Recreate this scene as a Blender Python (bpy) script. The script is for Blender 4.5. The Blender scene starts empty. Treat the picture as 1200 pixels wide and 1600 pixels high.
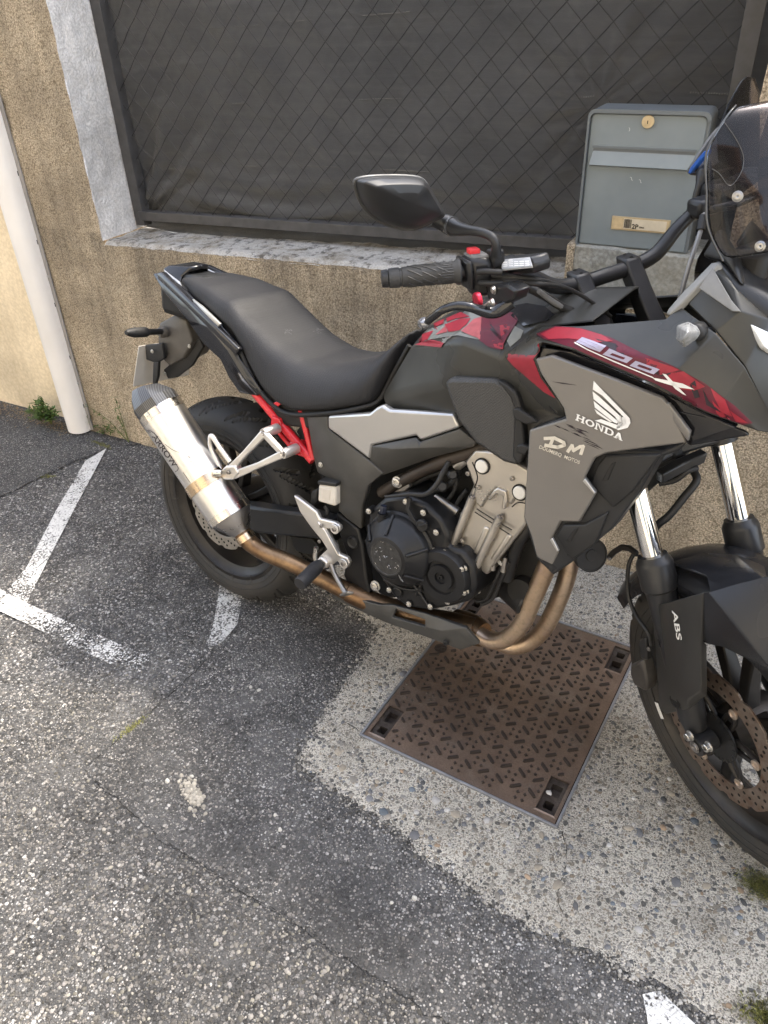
import bpy, bmesh, math, random
from math import sin, cos, pi, radians, sqrt, atan2
from mathutils import Vector, Matrix, noise
from mathutils.bvhtree import BVHTree

scene = bpy.context.scene
COL = scene.collection

# ------------------------------------------------------------------ camera
CAM_R = Vector((0.88655196, 0.46131901, -0.03479077))
CAM_U = Vector((-0.23465098, 0.51320737, 0.82556472))
CAM_F = Vector((-0.39870358, 0.72374233, -0.56323396))
CAM_O = Vector((0.0, 0.0, 1.5495))
FPX = 1200.17
cd = bpy.data.cameras.new("camera")
cd.sensor_fit = 'HORIZONTAL'; cd.sensor_width = 36.0; cd.lens = FPX / 1200.0 * 36.0
cd.clip_start = 0.02; cd.clip_end = 400.0
cam = bpy.data.objects.new("camera", cd); COL.objects.link(cam)
cam.matrix_world = Matrix(((CAM_R.x, CAM_U.x, -CAM_F.x, CAM_O.x),
                           (CAM_R.y, CAM_U.y, -CAM_F.y, CAM_O.y),
                           (CAM_R.z, CAM_U.z, -CAM_F.z, CAM_O.z), (0, 0, 0, 1)))
scene.camera = cam

# ------------------------------------------------------------------ sky, sun, exposure
SUN_EL, SUN_AZ = radians(58), radians(32)      # azimuth clockwise from +Y, where the light comes from
world = bpy.data.worlds.new("World"); scene.world = world; world.use_nodes = True
wn = world.node_tree; bgn = wn.nodes['Background']
sky = wn.nodes.new('ShaderNodeTexSky'); sky.sky_type = 'NISHITA'; sky.sun_disc = False
sky.sun_elevation = SUN_EL; sky.sun_rotation = SUN_AZ; sky.dust_density = 2.5; sky.air_density = 1.0
hs_ = wn.nodes.new('ShaderNodeHueSaturation'); hs_.inputs['Saturation'].default_value = 0.55; wn.links.new(sky.outputs[0], hs_.inputs['Color']); wn.links.new(hs_.outputs[0], bgn.inputs[0]); bgn.inputs[1].default_value = 0.15
sd = bpy.data.lights.new("sun", 'SUN'); sd.energy = 1.5; sd.angle = radians(10); sd.color = (1.0, 0.90, 0.74)
sun = bpy.data.objects.new("sun", sd); COL.objects.link(sun)
sv = Vector((sin(SUN_AZ) * cos(SUN_EL), cos(SUN_AZ) * cos(SUN_EL), sin(SUN_EL)))
sun.rotation_euler = sv.to_track_quat('Z', 'Y').to_euler(); sun.location = sv * 20
vs = scene.view_settings
vs.view_transform = 'Standard'; vs.look = 'None'; vs.gamma = 1.0; vs.exposure = 2.42; vs.use_curve_mapping = False
scene.cycles.max_bounces = 5; scene.cycles.diffuse_bounces = 3; scene.cycles.glossy_bounces = 3; scene.cycles.transparent_max_bounces = 8
scene.cycles.sample_clamp_indirect = 6; scene.cycles.use_adaptive_sampling = True; scene.cycles.adaptive_threshold = .02

# ------------------------------------------------------------------ picking helpers (real planes in the place)
def ray(px, py): return CAM_F + CAM_R * ((px - 600) / FPX) + CAM_U * ((800 - py) / FPX)
def G(px, py, z=0.0):
    d = ray(px, py); return CAM_O + d * ((z - CAM_O.z) / d.z)
def W(px, py, Y):
    d = ray(px, py); return CAM_O + d * (Y / d.y)
# motorcycle frame: x forward, y to its left, z up along the leaning bike, origin under the rear wheel
def rotx(a): return Matrix.Rotation(a, 3, 'X')
def rotz(a): return Matrix.Rotation(a, 3, 'Z')
TH = radians(28.85)
BM = rotz(TH) @ rotz(-0.6656) @ rotx(-0.1420); BT = rotz(TH) @ Vector((-0.4461, 1.8768, 0.0)); BMI = BM.transposed()
_o = BMI @ (CAM_O - BT)
def B(px, py, y):
    d = BMI @ ray(px, py); return _o + d * ((y - _o.y) / d.y)
def Bz(px, py, z):
    d = BMI @ ray(px, py); return _o + d * ((z - _o.z) / d.z)
def Bx(px, py, x):
    d = BMI @ ray(px, py); return _o + d * ((x - _o.x) / d.x)
RAKE = radians(25.5); STEER = -0.5995
SAX = Vector((-sin(RAKE), 0, cos(RAKE))); SPE = Vector((cos(RAKE), 0, sin(RAKE)))
FAX = Vector((1.445, 0, 0.33)); SA = FAX - SPE * 0.043
SRM = Matrix.Rotation(STEER, 3, SAX); SRI = SRM.transposed()
_so = SRI @ (_o - SA)
def S(px, py, y):            # steered frame (same axes, origin on the steering axis)
    d = SRI @ (BMI @ ray(px, py)); return _so + d * ((y - _so.y) / d.y)
def ST(v): return SRM @ Vector(v) + SA       # steered frame -> bike frame
def SB(px, py, y): return ST(S(px, py, y))   # pixel on a steered lateral plane -> bike frame
def FW(v): return ST(Vector(v) + SPE * 0.043)  # front wheel frame (origin = axle) -> bike frame

# ------------------------------------------------------------------ objects
def tag(o, label=None, cat=None, group=None, kind=None):
    if label: o['label'] = label
    if cat: o['category'] = cat
    if group: o['group'] = group
    if kind: o['kind'] = kind
    return o
def link(name, me, parent=None, mat=None):
    o = bpy.data.objects.new(name, me); COL.objects.link(o)
    if parent is not None: o.parent = parent
    if mat is not None and me is not None and not me.materials: me.materials.append(mat)
    return o
def empty(name, M=None):
    o = bpy.data.objects.new(name, None); COL.objects.link(o); o.empty_display_size = .1
    if M is not None: o.matrix_world = M
    return o
def mesh(name, V, F, smooth=False):
    me = bpy.data.meshes.new(name); me.from_pydata([tuple(v) for v in V], [], [tuple(f) for f in F]); me.update()
    if smooth: me.shade_smooth()
    return me
def fixn(me):
    bm = bmesh.new(); bm.from_mesh(me); bmesh.ops.recalc_face_normals(bm, faces=bm.faces); bm.to_mesh(me); bm.free()
def bev(o, w, seg=2, ang=35):
    if w:
        m = o.modifiers.new('bevel', 'BEVEL'); m.width = w; m.segments = seg; m.limit_method = 'ANGLE'; m.angle_limit = radians(ang)
        m.harden_normals = False
    return o
def sub(o, n):
    m = o.modifiers.new('subd', 'SUBSURF'); m.levels = n; m.render_levels = n; return o
def autosmooth(me, ang=40):
    me.shade_smooth()
    try: me.set_sharp_from_angle(angle=radians(ang))
    except Exception: pass
def mk(name, V, F, mat, parent=None, smooth=False, bevel=0, subs=0, fix=True, auto=None):
    me = mesh(name, V, F)
    if fix: fixn(me)
    if smooth: me.shade_smooth()
    if auto: autosmooth(me, auto)
    o = link(name, me, parent, mat); bev(o, bevel)
    if subs: sub(o, subs)
    return o
def boxVF(x0, x1, y0, y1, z0, z1):
    V = [(x, y, z) for x in (x0, x1) for y in (y0, y1) for z in (z0, z1)]
    F = [(0, 1, 3, 2), (4, 6, 7, 5), (0, 4, 5, 1), (2, 3, 7, 6), (0, 2, 6, 4), (1, 5, 7, 3)]
    return V, F
def box(name, x0, x1, y0, y1, z0, z1, mat, parent=None, bevel=0):
    V, F = boxVF(x0, x1, y0, y1, z0, z1); return mk(name, V, F, mat, parent, bevel=bevel)
def cat(P, n=6, closed=False):
    P = [Vector(p) for p in P]; out = []; N = len(P)
    for i in range(N if closed else N - 1):
        if closed: a, b, c, d = P[i - 1], P[i], P[(i + 1) % N], P[(i + 2) % N]
        else: a, b, c, d = P[max(i - 1, 0)], P[i], P[i + 1], P[min(i + 2, N - 1)]
        for k in range(n):
            t = k / n
            out.append(.5 * ((2 * b) + (c - a) * t + (2 * a - 5 * b + 4 * c - d) * t * t + (3 * b - a - 3 * c + d) * t ** 3))
    if not closed: out.append(P[-1])
    return out
def frames(P):
    T = []
    for i in range(len(P)):
        t = P[min(i + 1, len(P) - 1)] - P[max(i - 1, 0)]; T.append(t.normalized())
    up = Vector((0, 0, 1)) if abs(T[0].z) < .9 else Vector((1, 0, 0))
    n = (up - T[0] * up.dot(T[0])).normalized(); R = []
    for t in T:
        n = (n - t * n.dot(t)).normalized(); R.append((n, t.cross(n)))
    return R
def tubeVF(P, rad, n=12, caps=True, flat=1.0):
    P = [Vector(p) for p in P]; R = frames(P); V = []; F = []
    for i, p in enumerate(P):
        r = rad[i] if isinstance(rad, (list, tuple)) else rad
        for k in range(n):
            a = 2 * pi * k / n; V.append(p + R[i][0] * (r * cos(a)) + R[i][1] * (r * flat * sin(a)))
    for i in range(len(P) - 1):
        for k in range(n):
            k2 = (k + 1) % n; F.append((i * n + k, i * n + k2, (i + 1) * n + k2, (i + 1) * n + k))
    if caps: F.append(tuple(range(n))[::-1]); F.append(tuple(range((len(P) - 1) * n, len(P) * n)))
    return V, F
def tube(name, P, rad, mat, parent=None, n=12, smoothpath=0, flat=1.0, auto=50):
    if smoothpath:
        if isinstance(rad, (list, tuple)):
            rr = []
            for i in range(len(rad) - 1):
                for k in range(smoothpath): rr.append(rad[i] + (rad[i + 1] - rad[i]) * k / smoothpath)
            rr.append(rad[-1]); rad = rr
        P = cat(P, smoothpath)
    V, F = tubeVF(P, rad, n, True, flat); return mk(name, V, F, mat, parent, auto=auto)
def basis(d):
    d = Vector(d).normalized(); a = Vector((0, 0, 1)) if abs(d.z) < .9 else Vector((1, 0, 0))
    u = (a - d * a.dot(d)).normalized(); return d, u, d.cross(u)
def latheVF(prof, o, d, n=32, uv=None, closed=False):
    d, u, v = basis(d)
    if uv: u, v = uv
    o = Vector(o); V = []; F = []; m = len(prof)
    for a, r in prof:
        for k in range(n):
            t = 2 * pi * k / n; V.append(o + d * a + u * (r * cos(t)) + v * (r * sin(t)))
    for i in range(m - 1 + (1 if closed else 0)):
        j = (i + 1) % m
        for k in range(n):
            k2 = (k + 1) % n; F.append((i * n + k, i * n + k2, j * n + k2, j * n + k))
    if not closed:
        F.append(tuple(range(n))[::-1]); F.append(tuple(range((m - 1) * n, m * n)))
    return V, F
def lathe(name, prof, o, d, mat, parent=None, n=32, auto=35, closed=False, uv=None):
    V, F = latheVF(prof, o, d, n, uv, closed); return mk(name, V, F, mat, parent, auto=auto)
def join(*parts):
    V = []; F = []
    for v, f in parts:
        k = len(V); V += list(v); F += [tuple(i + k for i in q) for q in f]
    return V, F
def ngon_prism(P, off):
    """closed outline P extruded by vector off -> V,F"""
    P = [Vector(p) for p in P]; n = len(P); off = Vector(off)
    V = P + [p + off for p in P]; F = [tuple(range(n))[::-1], tuple(range(n, 2 * n))]
    for i in range(n): j = (i + 1) % n; F.append((i, j, n + j, n + i))
    return V, F

# ------------------------------------------------------------------ materials
MATS = {}
class NT:
    def __init__(s, name):
        s.m = bpy.data.materials.new(name); s.m.use_nodes = True; s.t = s.m.node_tree; s.p = s.t.nodes['Principled BSDF']
        s.out = s.t.nodes['Material Output']; s.tc = s.t.nodes.new('ShaderNodeTexCoord'); s.co = s.tc.outputs['Object']
    def n(s, ty, **kw):
        x = s.t.nodes.new('ShaderNode' + ty)
        for k, v in kw.items():
            if k in ('inp',):
                for a, b in v.items():
                    if isinstance(b, bpy.types.NodeSocket): s.t.links.new(b, x.inputs[a])
                    else: x.inputs[a].default_value = b
            else: setattr(x, k, v)
        return x
    def l(s, a, b): s.t.links.new(a, b)
    def noise(s, scale, detail=4, rough=.55, co=None, out=0):
        x = s.n('TexNoise', inp={'Scale': scale, 'Detail': detail, 'Roughness': rough}); s.l(co or s.co, x.inputs['Vector']); return x.outputs[out]
    def vor(s, scale, feature='F1', co=None, rnd=1.0, out='Distance'):
        x = s.n('TexVoronoi', feature=feature, inp={'Scale': scale, 'Randomness': rnd}); s.l(co or s.co, x.inputs['Vector']); return x.outputs[out]
    def ramp(s, fac, stops, interp='LINEAR'):
        x = s.n('ValToRGB'); s.l(fac, x.inputs[0]); e = x.color_ramp.elements; x.color_ramp.interpolation = interp
        while len(e) > 1: e.remove(e[-1])
        for i, (p, c) in enumerate(stops):
            c = (c, c, c, 1) if isinstance(c, (int, float)) else (*c, 1)[:4]
            el = e[0] if i == 0 else e.new(p)
            el.position = p; el.color = c
        return x.outputs[0]
    def mix(s, fac, a, b, blend='MIX'):
        x = s.n('Mix', data_type='RGBA', blend_type=blend)
        for sock, v in ((x.inputs[0], fac), (x.inputs[6], a), (x.inputs[7], b)):
            if isinstance(v, bpy.types.NodeSocket): s.l(v, sock)
            elif isinstance(v, (int, float)): sock.default_value = v if sock.type == 'VALUE' else (v, v, v, 1)
            else: sock.default_value = (*v, 1)[:4]
        return x.outputs[2]
    def math(s, op, a, b=0.0, c=None):
        x = s.n('Math', operation=op)
        for sock, v in zip(x.inputs, (a, b, c)):
            if v is None: continue
            if isinstance(v, bpy.types.NodeSocket): s.l(v, sock)
            else: sock.default_value = v
        return x.outputs[0]
    def map(s, scale=(1, 1, 1), rot=(0, 0, 0), loc=(0, 0, 0), co=None):
        x = s.n('Mapping', inp={'Scale': scale, 'Rotation': rot, 'Location': loc}); s.l(co or s.co, x.inputs['Vector']); return x.outputs[0]
    def bump(s, h, strength=.3, dist=.002, nrm=None):
        x = s.n('Bump', inp={'Strength': strength, 'Distance': dist, 'Height': h})
        if nrm: s.l(nrm, x.inputs['Normal'])
        return x.outputs[0]
    def sep(s, co=None):
        x = s.n('SeparateXYZ'); s.l(co or s.co, x.inputs[0]); return x.outputs
    def set(s, **kw):
        for k, v in kw.items():
            k = {'col': 'Base Color', 'rough': 'Roughness', 'metal': 'Metallic', 'nrm': 'Normal', 'spec': 'Specular IOR Level', 'coat': 'Coat Weight', 'coatr': 'Coat Roughness', 'alpha': 'Alpha', 'trans': 'Transmission Weight', 'ior': 'IOR', 'sheen': 'Sheen Weight'}[k]
            i = s.p.inputs[k]
            if isinstance(v, bpy.types.NodeSocket): s.l(v, i)
            elif isinstance(v, (int, float)): i.default_value = v if i.type == 'VALUE' else (v, v, v, 1)
            else: i.default_value = (*v, 1)[:4]
def mat(name, col=(.5, .5, .5), rough=.5, metal=0, var=.18, vs=14, rv=.12, bump=0, bs=600, spec=.36, coat=0, dust=0, dcol=(.30, .27, .22), ds=9):
    if name in MATS: return MATS[name]
    t = NT(name); n1 = t.noise(vs, 3, .6)
    c = t.mix(1, t.ramp(n1, [(.25, tuple(x * (1 - var) for x in col)), (.75, tuple(min(1, x * (1 + var)) for x in col))]), (1, 1, 1), 'MULTIPLY')
    if dust:
        nz = t.n('NewGeometry'); up = t.sep(nz.outputs['Normal'])[2]
        m = t.math('MULTIPLY', t.ramp(t.noise(ds, 4, .68), [(.38, 0.15), (.72, 1)]), t.ramp(up, [(.0, .25), (.9, 1)]))
        c = t.mix(t.math('MULTIPLY', m, dust), c, dcol)
    r = t.ramp(n1, [(.3, max(0.02, rough - rv)), (.7, min(1, rough + rv))])
    t.set(col=c, rough=r, metal=metal, spec=spec, coat=coat)
    if bump: t.set(nrm=t.bump(t.noise(bs, 2, .5), bump, .001))
    MATS[name] = t.m; return t.m
random.seed(7)
Y0 = 2.014
# ------------------------------------------------------------------ ground materials
def asphalt(name, tone, vs1, vs2, share, pale, stains_and_shade, gapw=.10):
    t = NT(name)
    wob = t.n('MixRGB', inp={0: .006}); t.l(t.co, wob.inputs[1]); t.l(t.noise(60, 2, out=1), wob.inputs[2]); co = wob.outputs[0]
    fine = t.noise(520, 2, .75); mid = t.noise(26, 4, .7); big = t.noise(2.4, 4, .6)
    def layer(sc, gw):
        v = t.n('TexVoronoi', inp={'Scale': sc}); t.l(co, v.inputs['Vector']); r = t.sep(v.outputs['Color'])
        e = v.outputs['Distance']; m = t.ramp(e, [(.46 - gw * .6, 1), (.60 - gw * .3, 0)])
        g = t.ramp(r[0], [(0, .016), (.28, .05), (.55, .105), (.76, .18), (.90, .28), (1, .42)])
        tint = t.mix(r[1], (1.05, .955, .85), (1.0, .985, .965))
        return t.mix(1, g, tint, 'MULTIPLY'), m, r, e
    c2, m2, r2, e2 = layer(vs2, gapw * 1.2); c1, m1, r1, e1 = layer(vs1, gapw)
    tar = t.mix(fine, (.018, .018, .019), (.085, .083, .082))
    c = t.mix(m2, tar, c2)
    sel = t.math('MULTIPLY', m1, t.math('LESS_THAN', r1[2], t.ramp(big, [(.3, share * .7), (.7, min(1, share * 1.3))])))
    c = t.mix(sel, c, c1)
    c = t.mix(1, c, t.ramp(t.noise(9, 4, .7), [(.3, tone * .72), (.7, tone * 1.28)]), 'MULTIPLY')
    c = t.mix(t.math('MULTIPLY', t.ramp(t.noise(6.5, 6, .72), [(.47, 0), (.72, 1)]), t.math('MULTIPLY', fine, pale)), c, (.40, .39, .375))
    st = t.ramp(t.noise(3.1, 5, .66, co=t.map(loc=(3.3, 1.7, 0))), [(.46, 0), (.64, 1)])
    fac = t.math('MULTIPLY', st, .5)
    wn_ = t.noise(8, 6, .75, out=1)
    for (x, y, rx, ry, rot, k) in stains_and_shade:
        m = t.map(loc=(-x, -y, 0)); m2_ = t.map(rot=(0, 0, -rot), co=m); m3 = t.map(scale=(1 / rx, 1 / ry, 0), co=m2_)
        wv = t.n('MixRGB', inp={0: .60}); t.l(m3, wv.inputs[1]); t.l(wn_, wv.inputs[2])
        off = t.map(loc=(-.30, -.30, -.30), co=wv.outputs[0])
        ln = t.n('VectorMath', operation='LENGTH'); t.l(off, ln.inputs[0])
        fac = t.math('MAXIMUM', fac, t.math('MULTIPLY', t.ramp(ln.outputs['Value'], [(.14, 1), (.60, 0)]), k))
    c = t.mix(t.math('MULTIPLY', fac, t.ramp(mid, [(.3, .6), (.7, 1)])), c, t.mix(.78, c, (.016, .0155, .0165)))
    h = t.math('ADD', t.math('MULTIPLY', sel, .9), t.math('ADD', t.math('MULTIPLY', m2, .6), t.math('MULTIPLY', fine, .5)))
    t.set(col=c, rough=t.ramp(fine, [(.3, .62), (.7, .95)]), spec=.4, nrm=t.bump(h, 1.0, .0035)); return t.m
STAINS_AND_SHADE = [(-1.08, .72, .50, .26, .35, .72), (-.50, .66, .34, .14, -.25, .95), (-.88, .68, .24, .13, .2, .9), (-.1, .66, .16, .09, .2, .75), (-1.02, .98, .26, .12, .6, .65), (-.92, 1.33, .17, .15, .2, .8), (-.38, .63, .06, .04, 0, 1), (-.68, .50, .32, .12, -.2, .8), (-.75, .36, .06, .05, 0, .95), (-1.35, .45, .22, .1, .1, .5)]  # oily stains; the wide first blotch also puts ground shade into the colour
M_ROAD = asphalt('old_asphalt', 1.26, 118, 225, .50, .45, STAINS_AND_SHADE)
M_PATCH = asphalt('patch_asphalt', 1.50, 118, 225, .58, .6, STAINS_AND_SHADE)
M_STRIP = asphalt('strip_asphalt', 1.1, 150, 260, .4, .3, [(-2.3, 1.75, .3, .1, .2, .4)])

def concrete(name):
    t = NT(name)
    wob = t.n('MixRGB', inp={0: .02}); t.l(t.co, wob.inputs[1]); t.l(t.noise(30, 2, out=1), wob.inputs[2]); co = wob.outputs[0]
    va = t.n('TexVoronoi', inp={'Scale': 78}); t.l(co, va.inputs['Vector'])
    vb = t.n('TexVoronoi', inp={'Scale': 170}); t.l(co, vb.inputs['Vector'])
    fine = t.noise(300, 3, .7); mid = t.noise(60, 4, .7)
    base = t.mix(t.ramp(fine, [(.34, 0), (.58, 1)]), (.075, .066, .053), (.80, .745, .645))
    base = t.mix(t.ramp(mid, [(.50, 0), (.66, .8)]), base, (.72, .68, .59))
    ra = t.sep(va.outputs['Color']); rb = t.sep(vb.outputs['Color'])
    big = t.noise(3.3, 5, .6)
    am = t.ramp(big, [(.35, .35), (.68, .75)])
    stA = t.math('MULTIPLY', t.ramp(va.outputs['Distance'], [(.33, 1), (.42, 0)]), t.math('LESS_THAN', ra[0], am))
    stB = t.math('MULTIPLY', t.ramp(vb.outputs['Distance'], [(.34, 1), (.46, 0)]), t.math('LESS_THAN', rb[0], t.math('MULTIPLY', am, 1.1)))
    cols = [(0, (.10, .10, .10)), (.22, (.20, .195, .18)), (.45, (.30, .27, .22)), (.62, (.30, .235, .165)), (.72, (.44, .42, .38)), (.9, (.16, .165, .175)), (1, (.5, .47, .42))]
    c = t.mix(stB, base, t.ramp(rb[1], cols)); c = t.mix(stA, c, t.ramp(ra[1], cols))
    grime = t.ramp(t.noise(5.5, 6, .72, co=t.map(loc=(1, 5, 0))), [(.38, .12), (.66, .80)])
    c = t.mix(grime, c, t.mix(.62, c, (.115, .098, .074)))
    h = t.math('ADD', t.math('MULTIPLY', stA, .5), t.math('ADD', t.math('MULTIPLY', fine, 1.2), t.math('MULTIPLY', mid, .9)))
    t.set(col=c, rough=.88, spec=.3, nrm=t.bump(h, 1.0, .006)); return t.m
M_CONC = concrete('exposed_concrete')

def sheet(name, P, z, m, jag=0.0, step=.005, parent=None, hole=None):
    out = []; n = len(P)
    for i in range(n):
        a = Vector(P[i]); b = Vector(P[(i + 1) % n]); a.z = b.z = 0; L = (b - a).length; k = max(1, int(L / step)) if jag else 1
        nr = Vector((-(b - a).y, (b - a).x, 0)).normalized() if L else Vector()
        for j in range(k):
            q = a.lerp(b, j / k)
            if jag:
                s = noise.noise(q * 9) * 1.3 + noise.noise(q * 34) * 1.0 + noise.noise(q * 95) * .9 + noise.noise(q * 210) * .6
                q = q + nr * s * jag
            out.append((q.x, q.y, z))
    bm = bmesh.new(); es = []
    for loop in [out] + ([[(h.x, h.y, z) for h in hole]] if hole else []):
        vs_ = [bm.verts.new(q) for q in loop]
        for i in range(len(vs_)): es.append(bm.edges.new((vs_[i], vs_[(i + 1) % len(vs_)])))
    bmesh.ops.triangle_fill(bm, edges=es, use_beauty=True, use_dissolve=False)
    for f in bm.faces:
        f.normal_update()
        if f.normal.z < 0: f.normal_flip()
    me = bpy.data.meshes.new(name); bm.to_mesh(me); bm.free()
    return link(name, me, parent, m)
CV = [Vector((-.69, 1.075, 0)), Vector((-.172, 1.041, 0)), Vector((-.130, 1.676, 0)), Vector((-.648, 1.71, 0))]
_ex = (CV[1] - CV[0]).normalized(); _ey = Vector((-_ex.y, _ex.x, 0)); CV[2] = CV[1] + _ey * .636; CV[3] = CV[0] + _ey * .636
HOLE = [CV[0] + _ex * .004 + _ey * .004, CV[1] - _ex * .004 + _ey * .004, CV[2] - _ex * .004 - _ey * .004, CV[3] + _ex * .004 - _ey * .004]
road = sheet('road', [(-60, -60, 0), (60, -60, 0), (60, 60, 0), (-60, 60, 0)], 0, M_ROAD, hole=HOLE); tag(road, kind='structure')
PATCHP = [G(372, 936), G(330, 1030), G(280, 1075), G(210, 1135), G(133, 1203), G(220, 1285), G(320, 1360), G(430, 1425), G(520, 1480), G(640, 1560), G(760, 1640), Vector((.9, .5, 0)), Vector((.9, .95, 0)), G(1000, 1480), G(800, 1410), G(640, 1290), G(510, 1180), G(583, 1045), G(600, 995), G(470, 900)]
patch = sheet('asphalt_patch', PATCHP, .003, M_PATCH, .006)
tag(patch, kind='structure')
strip = sheet('wall_side_strip', [G(-160, 830), G(0, 778), G(60, 748), G(120, 722), G(172, 700), G(250, 690), Vector((-2.2, 2.3, 0)), Vector((-4.2, 2.3, 0)), Vector((-4.2, 1.5, 0))], .003, M_STRIP, .008)
tag(strip, kind='structure')
CP = [G(480, 905), G(545, 950), G(588, 985), G(562, 1040), G(520, 1098), G(468, 1180), G(478, 1205), G(545, 1250), G(620, 1300), G(700, 1362), G(800, 1432), G(900, 1482), G(1000, 1530), G(1100, 1585), G(1180, 1640), Vector((1.6, .75, 0)), Vector((1.6, 2.05, 0)), Vector((-.55, 2.05, 0)), Vector((-1.02, 2.05, 0)), Vector((-1.06, 1.7, 0))]
conc = sheet('pavement', CP, .006, M_CONC, .009, hole=HOLE); tag(conc, kind='structure')

# embedded pebbles and loose chips: real stones, too many to count
def stones(name, pts, m, z, parent=None):
    V = []; F = []; C = []
    for (x, y, r, hgt, col) in pts:
        k = len(V); n = 7; a0 = random.random() * 6.28; e = random.uniform(.6, 1); a1 = random.random() * pi
        ring = []
        for i in range(n):
            a = a0 + 2 * pi * i / n; rr = r * random.uniform(.82, 1.1); u, v = rr * cos(a), rr * e * sin(a)
            ring.append((u * cos(a1) - v * sin(a1), u * sin(a1) + v * cos(a1)))
        for (u, v) in ring: V.append((x + u, y + v, z - .0015))
        for (u, v) in ring: V.append((x + u * .72, y + v * .72, z + hgt * .75))
        V.append((x, y, z + hgt))
        for i in range(n):
            j = (i + 1) % n; F.append((k + i, k + j, k + n + j, k + n + i)); F.append((k + n + i, k + n + j, k + 2 * n))
        C += [col] * (2 * n + 1)
    me = mesh(name, V, F, True); at = me.color_attributes.new('tint', 'FLOAT_COLOR', 'POINT')
    at.data.foreach_set('color', [x for c in C for x in (*c, 1)])
    return tag(link(name, me, parent, m), kind='stuff')
def stone_mat():
    t = NT('stone_chips'); a = t.n('Attribute', attribute_name='tint')
    c = t.mix(t.ramp(t.noise(160, 4, .7), [(.3, 0), (.7, .45)]), a.outputs['Color'], t.mix(1, a.outputs['Color'], (.45, .43, .4), 'MULTIPLY'))
    t.set(col=c, rough=.75, spec=.35); return t.m
M_STONE = stone_mat()
def inpoly(x, y, P):
    c = False; n = len(P); j = n - 1
    for i in range(n):
        if ((P[i].y > y) != (P[j].y > y)) and (x < (P[j].x - P[i].x) * (y - P[i].y) / (P[j].y - P[i].y) + P[i].x): c = not c
        j = i
    return c
pal = [((.09, .09, .09), 4), ((.16, .16, .165), 6), ((.24, .22, .19), 5), ((.33, .29, .23), 4), ((.30, .22, .15), 1), ((.45, .43, .40), 4), ((.13, .15, .17), 2)]
palw = [c for c, w in pal for _ in range(w)]
pts = []
while len(pts) < 3400:
    x = random.uniform(-1.05, .5); y = random.uniform(.72, 2.0)
    if not inpoly(x, y, CP) or inpoly(x, y, [v + (v - Vector((-.42, 1.375, 0))) * .03 for v in CV]): continue
    dens = .55 + .9 * noise.noise(Vector((x * 4, y * 4, 3)))
    if random.random() > dens: continue
    near = y < 1.35
    r = min(.013, random.lognormvariate(math.log(.0042), .45)) * (1.15 if near else .85)
    c = random.choice(palw); f = random.uniform(.75, 1.25); pts.append((x, y, r, r * random.uniform(.06, .22), tuple(v * f for v in c)))
stones('pebbles', pts, M_STONE, .006, conc)
pts = []
for _ in range(26000):
    px = random.uniform(-40, 1180); py = random.uniform(640, 1640); q = G(px, py)
    if inpoly(q.x, q.y, CP) or q.y > 1.98: continue
    inp = inpoly(q.x, q.y, PATCHP)
    dens = .55 + .8 * noise.noise(Vector((q.x * 3.1, q.y * 3.1, 8)))
    if inp and random.random() > .8: continue
    if random.random() > dens: continue
    r = min(.0068, random.lognormvariate(math.log(.0026 if not inp else .0023), .42)); g = random.choice((.05, .07, .09, .11, .13, .15, .18, .21, .26)); w = random.uniform(.9, 1.06)
    pts.append((q.x, q.y, r, r * random.uniform(.08, .28), (g * 1.05, g * .98, g * .90 * w)))
stones('asphalt_chips', pts, M_STONE, .0012, road)
# grit washed over the broken edge between pavement and asphalt
pts = []
for a, b in zip(CP[:14], CP[1:15]):
    for _ in range(int((b - a).length * 1500)):
        q = a.lerp(b, random.random()); d = random.gauss(0, .011); nn = Vector((-(b - a).y, (b - a).x, 0)).normalized(); q = q + nn * d
        g = random.choice((.05, .07, .10, .14, .2, .3, .4)); r = min(.006, random.lognormvariate(math.log(.0024), .4)); pts.append((q.x, q.y, r, r * random.uniform(.2, .6), (g, g * .95, g * .86)))
stones('edge_grit', pts, M_STONE, .0055, conc)
# crumbled pale mortar heap in the asphalt
pts = []
for _ in range(190):
    u = random.gauss(0, .026); v = random.gauss(0, .012); q = G(300, 1242); g = random.uniform(.22, .42); r = random.uniform(.002, .0070)
    pts.append((q.x + u * .9 - v * .4, q.y - u * .35 + v, r, r * random.uniform(.35, .8), (g, g * .93, g * .80)))
stones('mortar_crumbs', pts, M_STONE, .004, patch)
pts = []
for (px, py, r) in ((300, 1215, .008), (262, 1222, .009), (648, 1405, .009), (430, 1275, .006), (438, 1298, .007), (612, 1412, .006), (690, 1550, .005), (330, 1540, .005), (975, 1495, .004), (405, 1080, .008), (392, 1075, .007)):
    q = G(px, py); pts.append((q.x, q.y, r * .8, r * .7, (.5, .48, .44)))
stones('loose_pebbles', pts, M_STONE, .004, patch)

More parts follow.
